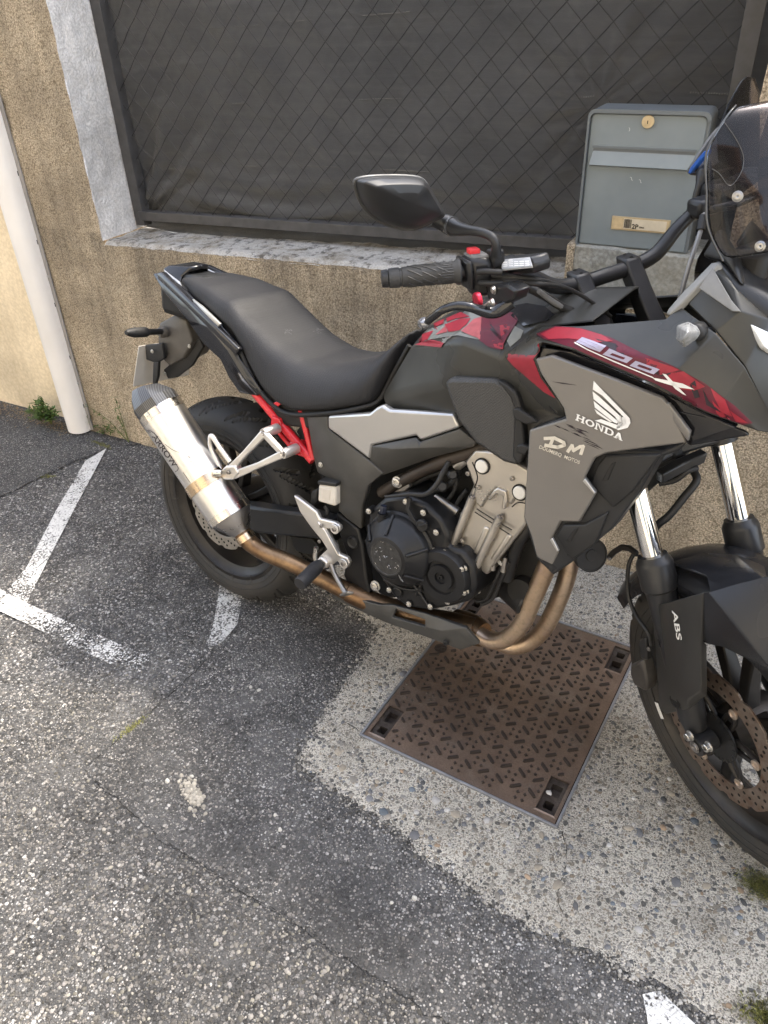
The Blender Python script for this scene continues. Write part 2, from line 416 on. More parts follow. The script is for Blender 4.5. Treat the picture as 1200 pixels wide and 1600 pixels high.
# ------------------------------------------------------------------ painted bay markings (worn)
def paint():
    t = NT('worn_road_paint'); co = t.co
    v = t.n('TexVoronoi', inp={'Scale': 150}); t.l(co, v.inputs['Vector'])
    w = t.math('ADD', t.math('MULTIPLY', t.noise(170, 5, .7), .55), t.math('ADD', t.math('MULTIPLY', t.noise(11, 6, .65), .55), t.math('MULTIPLY', v.outputs['Distance'], -.22)))
    at = t.n('Attribute', attribute_name='wear'); w = t.math('SUBTRACT', w, at.outputs['Fac'])
    crack = t.ramp(t.vor(48, 'DISTANCE_TO_EDGE', co=t.map(scale=(1, 1, 0))), [(.010, .7), (.03, 1)])
    a = t.math('MULTIPLY', t.ramp(w, [(.31, 0), (.40, 1)]), crack)
    t.set(col=t.mix(t.noise(60, 5, .7), (.42, .41, .39), (.72, .71, .68)), rough=.8, alpha=a, nrm=t.bump(t.noise(260, 4, .7), .6, .002)); return t.m
M_PAINT = paint()
def line(label, P, z, wear):
    rows = len(P) // 2; L = P[:rows]; Rr = P[rows:][::-1]; V = []; F = []; wr = []; K = 10
    for i in range(rows):
        for k in range(K + 1):
            q = L[i].lerp(Rr[i], k / K); V.append((q.x, q.y, z)); wr.append(wear[i] if isinstance(wear, list) else wear)
    for i in range(rows - 1):
        for k in range(K): a = i * (K + 1) + k; F.append((a, a + 1, a + K + 2, a + K + 1))
    me = mesh('painted_line', V, F); at = me.attributes.new('wear', 'FLOAT', 'POINT'); at.data.foreach_set('value', wr)
    if me.polygons[0].normal.z < 0: me.flip_normals()
    return tag(link('painted_line', me, None, M_PAINT), label, 'road marking', 'worn white bay markings')
line('white painted line running from the wall past the rear wheel, leftmost and cleanest', [G(134, 722), G(88, 800), G(43, 887), G(12, 925), G(42, 945), G(78, 872), G(118, 795), G(167, 702)], .0055, [.0, .02, .04, .1])
line('long worn white line crossing the lower left corner of the bay', [G(-60, 897), G(0, 922), G(43, 945), G(110, 975), G(183, 1007), G(290, 1048), G(272, 1072), G(173, 1040), G(93, 1002), G(43, 977), G(0, 957), G(-60, 930)], .0070, [.02, .02, .05, .13, .12, .27])
line('short worn white stub under the rear tyre', [G(345, 905), G(340, 945), G(333, 980), G(321, 1022), G(349, 1004), G(371, 978), G(377, 945), G(384, 905)], .0060, [.08, .07, .05, .16])
line('white painted patch cut off at the bottom edge beside the pavement', [G(1003, 1556), G(1010, 1590), G(1018, 1660), G(1150, 1660), G(1078, 1596), G(1030, 1550)], .0065, [.05, .0, .0])

# ------------------------------------------------------------------ walls
def roughcast(name, c0, c1, dirt, bscale=130, dist=.005, str_=.9, dirtcol=(.09, .075, .055), streak=.5, drip=False):
    t = NT(name)
    v = t.vor(bscale); g = t.noise(bscale * 1.7, 3, .75); g2 = t.noise(bscale * .8, 3, .6); h = t.math('ADD', t.math('MULTIPLY', v, -.5), t.math('ADD', t.math('MULTIPLY', g, 1.1), t.math('MULTIPLY', g2, .5)))
    c = t.mix(t.ramp(h, [(.34, 0), (.78, 1)]), c0, c1)
    c = t.mix(1, c, t.ramp(t.noise(1.7, 4, .6, co=t.map(loc=(5, 2, 1))), [(.32, .80), (.5, 1.08), (.68, 1.30)]), 'MULTIPLY')
    big = t.noise(2.6, 5, .68); st = t.noise(1.0, 5, .7, co=t.map(scale=(9, 9, .9)))
    c = t.mix(t.math('MULTIPLY', t.ramp(st, [(.45, 0), (.75, 1)]), streak), c, t.mix(.8, c, dirtcol))
    c = t.mix(t.math('MULTIPLY', t.ramp(big, [(.45, 0), (.72, 1)]), dirt), c, t.mix(.75, c, dirtcol))
    if drip:
        z = t.sep()[2]; dn = t.noise(1.0, 4, .7, co=t.map(scale=(11, 1, 1.6))); dm = t.math('MULTIPLY', t.ramp(z, [(.30, 0), (.83, 1), (.86, 1), (.87, 0)]), t.ramp(dn, [(.40, 0), (.62, 1)])); c = t.mix(t.math('MULTIPLY', dm, .62), c, t.mix(.8, c, (.085, .078, .066)))
        sp = t.math('MULTIPLY', t.ramp(z, [(.0, 1), (.16, 0)]), t.ramp(t.noise(13, 4, .7), [(.35, 0), (.62, 1)])); c = t.mix(t.math('MULTIPLY', sp, .55), c, t.mix(.8, c, (.10, .088, .068)))
    t.set(col=c, rough=.92, spec=.2, nrm=t.bump(h, str_, dist)); return t.m
M_WALL = roughcast('beige_roughcast', (.24, .188, .126), (.78, .65, .475), .62, 190, .005, 1.0, (.15, .122, .088), .8, True)
M_WALLY = roughcast('cream_render', (.62, .51, .35), (.74, .62, .44), .25, 60, .002, .4, (.25, .18, .10), .35)
M_REV = roughcast('grey_white_render', (.60, .58, .555), (.84, .815, .785), .30, 110, .004, .8, (.18, .17, .17), .35)
def sill_mat():
    t = NT('lichen_sill'); n = t.noise(34, 6, .74, co=t.map(scale=(.8, .7, 1))); f = t.noise(240, 3, .75); x, y, z = t.sep()
    c = t.mix(t.ramp(f, [(.3, 0), (.7, 1)]), (.34, .315, .28), (.68, .655, .61))
    c = t.mix(t.ramp(n, [(.50, 0), (.63, .9)]), c, (.062, .058, .054))
    c = t.mix(t.ramp(t.noise(11, 8, .7), [(.46, 0), (.66, .7)]), c, t.mix(f, (.12, .095, .06), (.34, .28, .19)))
    t.set(col=c, rough=.95, spec=.2, nrm=t.bump(t.math('ADD', f, t.math('MULTIPLY', n, .8)), 1.0, .006)); return t.m
M_SILL = sill_mat()
def sx(x): return .029 * (x + 1.7)          # the wall top climbs a little to the right
def grid(name, fn, nu, nv, m, parent, amp=.0, sc=30, smooth=True):
    V = []; F = []
    for j in range(nv + 1):
        for i in range(nu + 1): V.append(fn(i / nu, j / nv))
    for j in range(nv):
        for i in range(nu): a = j * (nu + 1) + i; F.append((a, a + 1, a + nu + 2, a + nu + 1))
    if amp:
        V = [Vector(v) + Vector((noise.noise(Vector(v) * sc), noise.noise(Vector(v) * sc + Vector((7, 0, 0))), noise.noise(Vector(v) * sc + Vector((0, 9, 0))))) * amp for v in V]
    me = mesh(name, V, F, smooth); return link(name, me, parent, m)
wall = empty('boundary_wall'); tag(wall, 'beige roughcast boundary wall with a low parapet, pillars and grey white reveal behind the motorcycle', 'wall')
sz = lambda x: .850 + sx(x)
RV = -2.205
grid('parapet_face', lambda u, v: Vector((RV + u * 4.0, Y0, -.02 + v * (sz(RV + u * 4.0) + .012))), 260, 60, M_WALL, wall, .004)
def sillf(u, v):
    x = RV + u * 4.0; y = Y0 + v * .34; r = .014 * max(0, 1 - v * 14) ** 2
    return Vector((x, y + 0, sz(x) - r + .004 * noise.noise(Vector((x * 14, y * 14, 0)))))
grid('sill_top', sillf, 300, 26, M_SILL, wall, .0025, 45)
grid('pillar_face', lambda u, v: Vector((-2.62 + u * (2.62 + RV), Y0, -.02 + v * 2.9)), 36, 220, M_WALL, wall, .004)
def revf(u, v):
    z = .84 + v * 2.0; return Vector((RV + .003 * noise.noise(Vector((u * 5, z * 9, 2))), Y0 + .0005 + u * .24, z))
grid('white_reveal', revf, 24, 180, M_REV, wall, .004, 24)
grid('pillar_face', lambda u, v: Vector((-.150 + u * 1.9, Y0 - .004, .80 + v * 2.0)), 110, 150, M_WALL, wall, .004)
grid('pillar_side', lambda u, v: Vector((-.150, Y0 + .30 - u * .304, .80 + v * 2.0)), 20, 150, M_WALL, wall, .003)
V, F = boxVF(-2.61, 1.75, Y0 + .34, Y0 + .5, 0, .85); mk('core', V, F, M_WALL, wall)
nb = grid('neighbour_wall', lambda u, v: Vector((-6.5 + u * 3.905, Y0 + .045, -.02 + v * 3.0)), 90, 80, M_WALLY, None, .003, 6)
tag(nb, 'smooth cream rendered house wall left of the white conduit', 'wall')

# the sunlit house across the street, behind the viewer: seen in the chrome and lighting the shaded side
M_FAC = roughcast('pale_facade', (.58, .50, .37), (.68, .60, .47), .1, 40, .003, .3, (.5, .42, .3), .15)
house = empty('facing_house', Matrix.Translation((0, -4.6, 0))); tag(house, 'cream rendered house across the street behind the viewer', 'house')
def gap_wall(x0, x1, z0, z1, wins):
    xs = sorted({x0, x1, *[w[0] for w in wins], *[w[1] for w in wins]}); zs = sorted({z0, z1, *[w[2] for w in wins], *[w[3] for w in wins]}); V = []; F = []
    for i in range(len(xs) - 1):
        for j in range(len(zs) - 1):
            mx, mz = (xs[i] + xs[i + 1]) / 2, (zs[j] + zs[j + 1]) / 2
            if any(w[0] < mx < w[1] and w[2] < mz < w[3] for w in wins): continue
            k = len(V); V += [(xs[i], 0, zs[j]), (xs[i + 1], 0, zs[j]), (xs[i + 1], 0, zs[j + 1]), (xs[i], 0, zs[j + 1])]; F.append((k + 3, k + 2, k + 1, k))
    return V, F
WN = [(x, x + 1.1, z, z + 1.45) for x in (-7.5, -3.6, 2.4, 6.0) for z in (1.0, 4.0)]
V, F = gap_wall(-11, 11, -.02, 6.6, WN); mk('facade', V, F, M_FAC, house, fix=False)
for (a, b, c, d) in WN:
    w = box('window', a, b, -.14, -.10, c, d, mat('facade_glass', (.05, .06, .07), .1), house); box('shutter', a - .5, a - .01, .01, .05, c, d, mat('shutter_paint', (.32, .36, .36), .5), w); box('shutter', b + .01, b + .5, .01, .05, c, d, MATS['shutter_paint'], w)
V, F = boxVF(-11.4, 11.4, -5, .5, 6.6, 6.85); mk('roof_eave', V, F, mat('eave_tile', (.28, .13, .08), .8), house)

# conduit
def conduit():
    P = [(-2.650, 1.5)]
    pr = [(0, 0)]
    prof = []
    w = .105; d = .062; n = 14
    for i in range(n + 1):
        a = pi * i / n; prof.append((-(w / 2) * cos(a) * (1 if abs(cos(a)) < .98 else 1), d * (sin(a) ** .7)))
    x0 = -2.590; V = []; F = []
    zs = [.012, .02, .5, 1.0, 1.5, 2.0, 2.9]
    for z in zs:
        for (a, b) in prof: V.append((x0 + a, Y0 - .004 - b, z))
    m = n + 1
    for j in range(len(zs) - 1):
        for i in range(n): F.append((j * m + i, j * m + i + 1, (j + 1) * m + i + 1, (j + 1) * m + i))
    F.append(tuple(range(m)))
    o = mk('white_conduit', V, F, mat('white_pvc', (.80, .765, .72), .38, 0, .05, 3, .08, dust=.5, dcol=(.40, .34, .26), ds=5), None, auto=50)
    tag(o, 'white plastic half round conduit running down the wall corner to the ground', 'conduit')
    fl = box('back_plate', x0 + .045, x0 + .068, Y0 - .009, Y0 - .003, .015, 2.9, mat('grey_pvc', (.30, .28, .26), .6, 0, .2, 8), o, .001)
    for z in (.12, .34, .56, .80, 1.04, 1.28): box('slot', x0 + .0515, x0 + .0528, Y0 - .012, Y0 - .0085, z, z + .016, mat('slot_dark', (.03, .03, .03), .8), o)
    for z in (.235, .68): lathe('screw', [(0, .004), (.003, .004), (.004, .002)], (x0 + .057, Y0 - .009, z), (0, -1, 0), mat('zinc', (.5, .5, .5), .4, 1), o, 10)
conduit()

# ------------------------------------------------------------------ fence: frame, woven wire, shade net
FY = 2.185
M_FR = mat('dark_painted_iron', (.060, .058, .058), .55, 0, .35, 30, .15, bump=.2, bs=250, dust=.35, dcol=(.16, .15, .14))
M_WIRE2 = mat('lit_wire', (.050, .047, .044), .45, .2, .6, 40, .15)  # paler copy for one slant of wires, light on them put into the colour
M_WIRE = mat('black_wire', (.026, .025, .025), .42, .2, .5, 40, .15)
fence = empty('mesh_fence'); tag(fence, 'dark woven wire fence panel in an iron frame on the parapet', 'fence')
def frz(x): return .875 + .029 * (x + 2.2)
box('frame_post', RV + .004, RV + .046, FY, FY + .006, .855, 2.07, M_FR, fence, .001)
box('frame_post', RV + .040, RV + .046, FY + .006, FY + .04, .855, 2.07, M_FR, fence, .001)
box('frame_post', -.232, -.190, FY - .004, FY + .004, .90, 2.07, M_FR, fence, .001)
V = []
x0, x1 = RV + .03, -.192
for x in (x0, x1):
    z = frz(x)
    for (y, dz) in ((FY - .006, 0), (FY - .001, 0), (FY - .001, .026), (FY + .03, .026), (FY + .03, .031), (FY - .006, .031)): V.append((x, y, z + dz))
F = [tuple(range(6))[::-1], tuple(range(6, 12))] + [(i, (i + 1) % 6, 6 + (i + 1) % 6, 6 + i) for i in range(6)]
mk('frame_rail', V, F, M_FR, fence, bevel=.001)
def wires():
    # woven diamonds, 54 mm apart; every wire its own piece, wavy where it crosses the others
    D = .0545; xa, xb = RV + .042, -.212; zb = lambda x: frz(x) + .026; zt = 2.04
    cx, cz = -.3716, 1.465
    s2 = sqrt(.5)
    for fam in (0, 1):
        d = Vector((s2, 0, s2)) if fam == 0 else Vector((s2, 0, -s2)); nrm = Vector((-s2, 0, s2)) if fam == 0 else Vector((s2, 0, s2))
        for k in range(-60, 61):
            o = Vector((cx, 0, cz)) + nrm * (k * D)
            pts = []
            for j in range(-140, 141):
                s = (j * .5) * D; q = o + d * s
                jig = noise.noise(Vector((k * 3.1, j * .37, fam * 9))) * .0016 + noise.noise(Vector((k * .9, j * .05, fam * 5))) * .006
                q = q + nrm * jig
                if q.x < xa or q.x > xb or q.z > zt or q.z < zb(q.x) - .012: continue
                yy = FY + .012 + ((.0022 if (j // 2 + k) % 2 else -.0022) if j % 2 == 0 else 0) * (1 if fam == 0 else -1)
                pts.append(Vector((q.x, yy, q.z)))
            if len(pts) < 3: continue
            V, F = tubeVF(pts, .00140 if fam == 0 else .00115, 4, False)
            me = mesh('wire', V, F, True); link('wire', me, fence, M_WIRE if fam == 0 else M_WIRE2)
wires()
def net_mat():
    t = NT('shade_net'); co = t.co; x, y, z = t.sep()
    wv = t.n('TexWave', wave_type='BANDS', bands_direction='Z', inp={'Scale': 190, 'Distortion': 1.5, 'Detail': 2}); t.l(co, wv.inputs['Vector'])
    wx = t.n('TexWave', wave_type='BANDS', bands_direction='X', inp={'Scale': 130, 'Distortion': .5}); t.l(co, wx.inputs['Vector'])
    s = t.noise(1.0, 6, .6, co=t.map(scale=(3, 3, 55)))
    c = t.mix(t.ramp(t.noise(5, 7, .6), [(.3, 0), (.7, 1)]), (.040, .039, .038), (.076, .074, .071))
    c = t.mix(t.math('MULTIPLY', t.ramp(s, [(.45, 0), (.7, 1)]), .45), c, (.105, .100, .094))
    cr = t.noise(1, 5, .7, co=t.map(scale=(14, 14, 70))); h = t.math('ADD', t.math('MULTIPLY', wv.outputs['Fac'], .5), t.math('ADD', t.math('MULTIPLY', wx.outputs['Fac'], .3), t.math('MULTIPLY', cr, 1.6)))
    t.set(col=c, rough=.44, spec=.6, sheen=.15, nrm=t.bump(h, .8, .003)); return t.m
M_NET = net_mat()
def netY(x, z):
    u = x - RV; w = z - .87
    y = .026 * noise.noise(Vector((x * 2.4, z * 3.0, 1))) + .013 * noise.noise(Vector((x * 5 + z * 3, z * 9, 4)))
    a = atan2(max(w, .0), max(u, .001)); r = sqrt(u * u + w * w)
    y += .013 * sin(a * 17 + 2 * noise.noise(Vector((a * 3, r * 2, 0)))) * math.exp(-(r - .22) ** 2 / .06) * (1 if u > 0 else 0)
    lo = math.exp(-(w / .17) ** 2)
    y += lo * .022 * sin(w * 62 + 2.2 * noise.noise(Vector((x * 2.0, w * 4, 3))) * 2) * (.6 + .6 * noise.noise(Vector((x * 1.5, 0, 7))))
    ub = x + .55; wb = z - 1.28; rb = sqrt(ub * ub + wb * wb); ab = atan2(wb, ub)
    y += .004 * sin(ab * 13 + 1.5 * noise.noise(Vector((ab * 2, rb * 3, 5)))) * math.exp(-(rb - .2) ** 2 / .03)
    y += .0048 * noise.noise(Vector((x * 12 + z * 5, z * 26, 11))) + .0018 * noise.noise(Vector((x * 40, z * 60, 3)))
    return 2.236 + y
net = grid('shade_net', lambda u, v: Vector((RV + .012 + u * 2.03, netY(RV + .012 + u * 2.03, .84 + v * 1.21), .84 + v * 1.21)), 330, 240, M_NET, None)
tag(net, 'black shade netting stretched behind the woven wire fence', 'shade net')
M_ST = mat('seam_thread', (.17, .165, .155), .8, 0, .3, 60)
def seam(P, gap, ln, wd):
    V = []; F = []
    pts = [(x, z) for x, z in P]
    for i in range(len(pts) - 1):
        (xa, za), (xb, zb) = pts[i], pts[i + 1]; L = sqrt((xb - xa) ** 2 + (zb - za) ** 2); n = int(L / gap)
        for k in range(n):
            t = (k + .5) / n; x = xa + (xb - xa) * t; z = za + (zb - za) * t + .004 * noise.noise(Vector((x * 4, 1, 1)))
            if noise.noise(Vector((x * 5.5, z * 7, 6))) < .05: continue
            hl = ln * random.uniform(.35, .55); y = netY(x, z) - .003; q = len(V); w = wd * random.uniform(.6, 1)
            dz = random.uniform(-.4, .4) * w
            V += [(x - hl, y, z - w / 2), (x + hl, y, z - w / 2 + dz), (x + hl, y, z + w / 2 + dz), (x - hl, y, z + w / 2)]
            V += [(a, b + .0015, c) for a, b, c in V[q:q + 4]]
            F += [(q, q + 1, q + 2, q + 3), (q + 4, q + 7, q + 6, q + 5), (q, q + 4, q + 5, q + 1), (q + 3, q + 2, q + 6, q + 7)]
    o = mk('seam', V, F, M_ST, net); tag(o, kind='stuff')
def wz(px, py): q = W(px, py, 2.235); return (q.x, q.z)
seam([wz(250, 52), wz(330, 45), wz(430, 36), wz(640, 18)], .011, .010, .0022)
seam([wz(300, 168), wz(335, 163), wz(420, 160), wz(600, 154), wz(800, 152)], .011, .010, .0022)
seam([wz(218, 268), wz(330, 261), wz(460, 260), wz(560, 262), wz(680, 268)], .010, .0095, .0026)
seam([wz(905, 152), wz(960, 147), wz(1060, 144), wz(1142, 148)], .006, .0035, .004)

# ------------------------------------------------------------------ letter box on its plinth
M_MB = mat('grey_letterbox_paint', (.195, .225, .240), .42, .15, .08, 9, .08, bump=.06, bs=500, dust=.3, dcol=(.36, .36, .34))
M_MB2 = mat('letterbox_shaded_paint', (.135, .152, .162), .45, .2, .1, 9, .08, dust=.25, dcol=(.3, .3, .29))  # darker copy of the box grey, shade put into the colour
mb = empty('letter_box'); mb.location = (-.378, Y0 + .02, .985); tag(mb, 'grey metal letter box with brass lock and name strip on the plinth', 'letter box')
def rrect(x0, x1, z0, z1, rt, rb, n=6):
    P = []
    for (cx, cz, r, a0) in ((x1 - rt, z1 - rt, rt, 0), (x0 + rt, z1 - rt, rt, pi / 2), (x0 + rb, z0 + rb, rb, pi), (x1 - rb, z0 + rb, rb, 1.5 * pi)):
        for i in range(n + 1): a = a0 + pi / 2 * i / n; P.append((cx + r * cos(a), cz + r * sin(a)))
    return P
def mbq(px, py, yy=0.0):
    q = W(px, py, Y0 + .02 + yy); return Vector((q.x + .378, yy, q.z - .985))
MW, MH = .137, .312
P = [Vector((x, -.004, z)) for x, z in rrect(-MW, MW, 0, MH, .016, .006)]
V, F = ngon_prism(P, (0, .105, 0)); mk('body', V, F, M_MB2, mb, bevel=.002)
P = [Vector((x, -.0075, z)) for x, z in rrect(-MW + .006, MW - .008, .004, MH - .010, .012, .004)]
V, F = ngon_prism(P, (0, .006, 0)); door = mk('door', V, F, M_MB, mb, bevel=.0015)
# rim lip round the door
out = rrect(-MW - .001, MW + .001, .0, MH + .001, .017, .006); inn = rrect(-MW + .004, MW - .006, .002, MH - .007, .013, .005)
V = [(x, -.016, z) for x, z in out] + [(x, -.016, z) for x, z in inn] + [(x, -.003, z) for x, z in out] + [(x, -.003, z) for x, z in inn]; n = len(out); F = []
for i in range(n - 8):
    j = (i + 1) % n
    F += [(i, j, n + j, n + i), (i, 2 * n + i, 2 * n + j, j), (n + i, n + j, 3 * n + j, 3 * n + i)]
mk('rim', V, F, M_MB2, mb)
a = mbq(925, 229, -.008); b = mbq(1093, 221, -.008); c = mbq(1091, 257, -.008); e = mbq(925, 259, -.008)
xl, xr, zt, zb = a.x, b.x, a.z, e.z; zm = mbq(1010, 240, -.008).z
slot = mk('mail_slot', *join(boxVF(xl + .004, xr - .004, -.0085, -.006, zm, zt)), mat('slot_grey', (.13, .14, .145), .5, .1, .1, 20), mb)
V = [(xl + .004, -.0085, zm + .001), (xr - .004, -.0085, zm + .001), (xr, -.020, zb + .004), (xl, -.020, zb + .004), (xr, -.0085, zb), (xl, -.0085, zb)]
mk('flap', V, [(0, 1, 2, 3), (3, 2, 4, 5), (0, 3, 5), (1, 4, 2)], M_MB, mb, bevel=.001)
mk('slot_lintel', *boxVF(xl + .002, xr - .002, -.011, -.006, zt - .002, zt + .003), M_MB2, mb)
M_BRASS = mat('worn_brass', (.52, .42, .27), .42, .75, .2, 60)
q = mbq(1013, 190, -.009); lk = lathe('lock', [(0, .0142), (.004, .0142), (.005, .0132), (.005, .0066), (.0065, .0064), (.0068, .0)], q, (0, -1, 0), M_BRASS, mb, 24)
box('keyhole', q.x - .0009, q.x + .0009, q.y - .0075, q.y - .0066, q.z - .004, q.z + .003, mat('black', (.01, .01, .01), .6), lk)
a = mbq(957, 337, -.009); b = mbq(1050, 335, -.009); zt = a.z; zb = mbq(957, 358, -.009).z
pl = mk('name_plate', *boxVF(a.x, b.x, -.0105, -.0065, zb, zt), mat('plate_frame', (.42, .33, .20), .5, .2, .15, 40), mb, bevel=.0006)
box('name_strip', a.x + .003, b.x - .003, -.0116, -.0104, zb + .003, zt - .003, mat('strip_cream', (.46, .35, .20), .5, 0, .25, 50), pl)
lab = box('label', a.x + .030, b.x - .008, -.0123, -.0114, zb + .0045, zt - .0035, mat('strip_label', (.55, .48, .36), .6, 0, .1, 50), pl)
M_INK = mat('ink', (.03, .025, .02), .7)
xx = a.x + .0315
while xx < a.x + .049:
    w = random.choice((.0006, .001, .0015)); box('barcode_bar', xx, xx + w, -.0128, -.0120, zb + .0065, zt - .0045, M_INK, pl); xx += w + random.choice((.0006, .0009))
def text(s, name, size, loc, R, m, parent, depth=.0004, shear=0.0, bold=0.0, align='LEFT', sx_=1.0):
    cu = bpy.data.curves.new(name, 'FONT'); cu.body = s; cu.size = size; cu.extrude = depth; cu.shear = shear; cu.offset = bold; cu.align_x = align; cu.resolution_u = 3
    to = bpy.data.objects.new(name, cu); COL.objects.link(to); dg = bpy.context.evaluated_depsgraph_get()
    me = bpy.data.meshes.new_from_object(to.evaluated_get(dg)); bpy.data.objects.remove(to)
    T = Matrix.Translation(Vector(loc)) @ R.to_4x4() @ Matrix.Diagonal((sx_, 1, 1, 1)); me.transform(T); me.materials.clear()
    return link(name, me, parent, m)
RW = Matrix(((1, 0, 0), (0, 0, -1), (0, 1, 0)))     # text facing -Y
text('2P', 'print', .0155, (a.x + .051, -.0126, zb + .0062), RW, M_INK, pl, bold=.0003)
text('0064', 'print', .006, (a.x + .069, -.0126, zb + .0085), RW, M_INK, pl)
for (px, py, k) in ((983, 202, 0), (986, 279, 1), (1000, 283, 1)):
    q = mbq(px, py, -.0078); tube('scratch', [q + Vector((-.002 * k - .001, 0, .003)), q + Vector((.001, 0, .002)), q + Vector((.0015, 0, -.002)), q + Vector((.004 * k, 0, -.004))], .0005, mat('paint_chip', (.62, .62, .6), .7), mb, 5, 3)
M_PLINTH = roughcast('plinth_concrete', (.16, .165, .16), (.30, .31, .30), .7, 90, .003, .5, (.34, .31, .24), .6)
q0 = W(906, 388, Y0); pln = grid('letter_box_plinth', lambda u, v: Vector((-.512 + u * .30, Y0 - .006 + (0 if v < .999 else .2), .84 + min(v / .98, 1) * .145)), 40, 40, M_PLINTH, None, .003)
tag(pln, 'stained grey concrete plinth under the letter box', 'plinth')
V, F = boxVF(-.534, -.513, Y0 - .01, Y0 + .26, .86, .99); o = mk('mortar_edge', V, F, M_WALL, pln, bevel=.006)

# ------------------------------------------------------------------ cast iron cover
def cover():
    def cm(name, tint, dk):
        t = NT(name); n = t.noise(14, 4, .7); f = t.noise(230, 3, .7)
        c = t.mix(n, tuple(x * .6 for x in tint), tuple(x * 1.35 for x in tint)); c = t.mix(t.ramp(t.noise(5, 4, .65), [(.38, 0), (.66, .6)]), c, tuple(x * .45 for x in tint)); c = t.mix(t.ramp(t.noise(9, 4, .7, co=t.map(loc=(2, 7, 0))), [(.52, 0), (.72, .5)]), c, (.27, .235, .20))
        c = t.mix(t.ramp(f, [(.4, 0), (.7, .5)]), c, dk)
        t.set(col=c, rough=.42, metal=.55, nrm=t.bump(f, .5, .0015)); return t.m
    m1 = cm('rusty_cast_iron', (.235, .168, .125), (.08, .058, .046)); m2 = cm('worn_cast_iron_top', (.070, .055, .047), (.028, .023, .021)); m3 = mat('galvanised_frame', (.24, .25, .27), .5, .5, .25, 40, dust=.4, dcol=(.25, .22, .18))
    c = empty('inspection_cover'); org = Vector((-.69, 1.075, .006)); ex = (CV[1] - CV[0]).normalized(); ey = Vector((-ex.y, ex.x, 0)); Lx, Ly = .518, .636
    c.matrix_world = Matrix(((ex.x, ey.x, 0, org.x), (ex.y, ey.y, 0, org.y), (0, 0, 1, org.z), (0, 0, 0, 1)))
    tag(c, 'rusty brown cast iron access cover with raised tread bars set in the pavement', 'access cover')
    pk = [(.018, .062, .021, .119), (Lx - .060, Lx - .016, .024, .122), (.018, .062, Ly - .119, Ly - .021), (Lx - .062, Lx - .018, Ly - .119, Ly - .021)]
    def gridholes(x0, x1, y0, y1, holes, z):
        xs = sorted({x0, x1, *[h[0] for h in holes], *[h[1] for h in holes]}); ys = sorted({y0, y1, *[h[2] for h in holes], *[h[3] for h in holes]}); V = []; F = []
        for i in range(len(xs) - 1):
            for j in range(len(ys) - 1):
                mx = (xs[i] + xs[i + 1]) / 2; my = (ys[j] + ys[j + 1]) / 2
                if any(h[0] < mx < h[1] and h[2] < my < h[3] for h in holes): continue
                k = len(V); V += [(xs[i], ys[j], z), (xs[i + 1], ys[j], z), (xs[i + 1], ys[j + 1], z), (xs[i], ys[j + 1], z)]; F.append((k, k + 1, k + 2, k + 3))
        return V, F
    def well(h, z0, z1, floor=True):
        x0, x1, y0, y1 = h; V = [(x0, y0, z0), (x1, y0, z0), (x1, y1, z0), (x0, y1, z0), (x0, y0, z1), (x1, y0, z1), (x1, y1, z1), (x0, y1, z1)]
        F = [(0, 4, 5, 1), (1, 5, 6, 2), (2, 6, 7, 3), (3, 7, 4, 0)] + ([(4, 7, 6, 5)] if floor else []); return V, F
    ZT = .004
    V, F = gridholes(.008, Lx - .008, .008, Ly - .008, pk, ZT); mk('plate', V, F, m1, c, fix=False)
    fo = [(0, 0), (Lx, 0), (Lx, Ly), (0, Ly)]; fi = [(.006, .006), (Lx - .006, .006), (Lx - .006, Ly - .006), (.006, Ly - .006)]
    V = [(x, y, .007) for x, y in fo] + [(x, y, .007) for x, y in fi] + [(x, y, -.01) for x, y in fo] + [(x, y, -.01) for x, y in fi]; F = []
    for i in range(4): j = (i + 1) % 4; F += [(i, j, 4 + j, 4 + i), (i, 8 + i, 8 + j, j), (4 + i, 4 + j, 12 + j, 12 + i)]
    mk('frame', V, F, m3, c, bevel=.0012)
    ins = .5
    for q, h in enumerate(pk):
        x0, x1, y0, y1 = h; ym = (y0 + y1) / 2; up = q >= 2
        ha = (x0 + .011, x1 - .011, y0 + .014, y0 + .035); hb = (x0 + .009, x1 - .009, ym + .003, y1 - .013)
        if up: ha, hb = (x0 + .011, x1 - .011, y1 - .035, y1 - .014), (x0 + .009, x1 - .009, y0 + .013, ym - .003)
        V, F = join(well(h, ZT, -.002, False), gridholes(x0, x1, y0, y1, [ha, hb], -.002), well(ha, -.002, -.05), well(hb, -.002, -.022))
        pkt = mk('lifting_pocket', V, F, m2, c, fix=False)
        rim = [(x0 - .004, y0 - .004), (x1 + .004, y0 - .004), (x1 + .004, y1 + .004), (x0 - .004, y1 + .004)]; ri = [(x0, y0), (x1, y0), (x1, y1), (x0, y1)]
        V = [(x, y, ZT + .0003) for x, y in rim] + [(x, y, ZT + .002) for x, y in ri]; F = [(i, (i + 1) % 4, 4 + (i + 1) % 4, 4 + i) for i in range(4)]
        mk('pocket_rim', V, F, m1, pkt)
    # tread
    L = .0571; R42 = radians(45.2); u = Vector((cos(R42), sin(R42), 0)); v = Vector((-sin(R42), cos(R42), 0))
    def caps(l, w, hgt):
        P = []; n = 5
        for s in (1, -1):
            for i in range(n): a = -pi / 2 + pi * i / (n - 1) + (0 if s == 1 else pi); P.append((s * (l - w) + w * cos(a), w * sin(a)))
        V = [(x, y, 0) for x, y in P] + [(x * .93, y * .66, hgt) for x, y in P]; k = len(P)
        return V, [tuple(range(k, 2 * k))] + [(i, (i + 1) % k, k + (i + 1) % k, k + i) for i in range(k)]
    V, F = caps(.0146, .0042, .0052); bme = mesh('tread_bar', V, F); fixn(bme); bme.materials.append(m2)
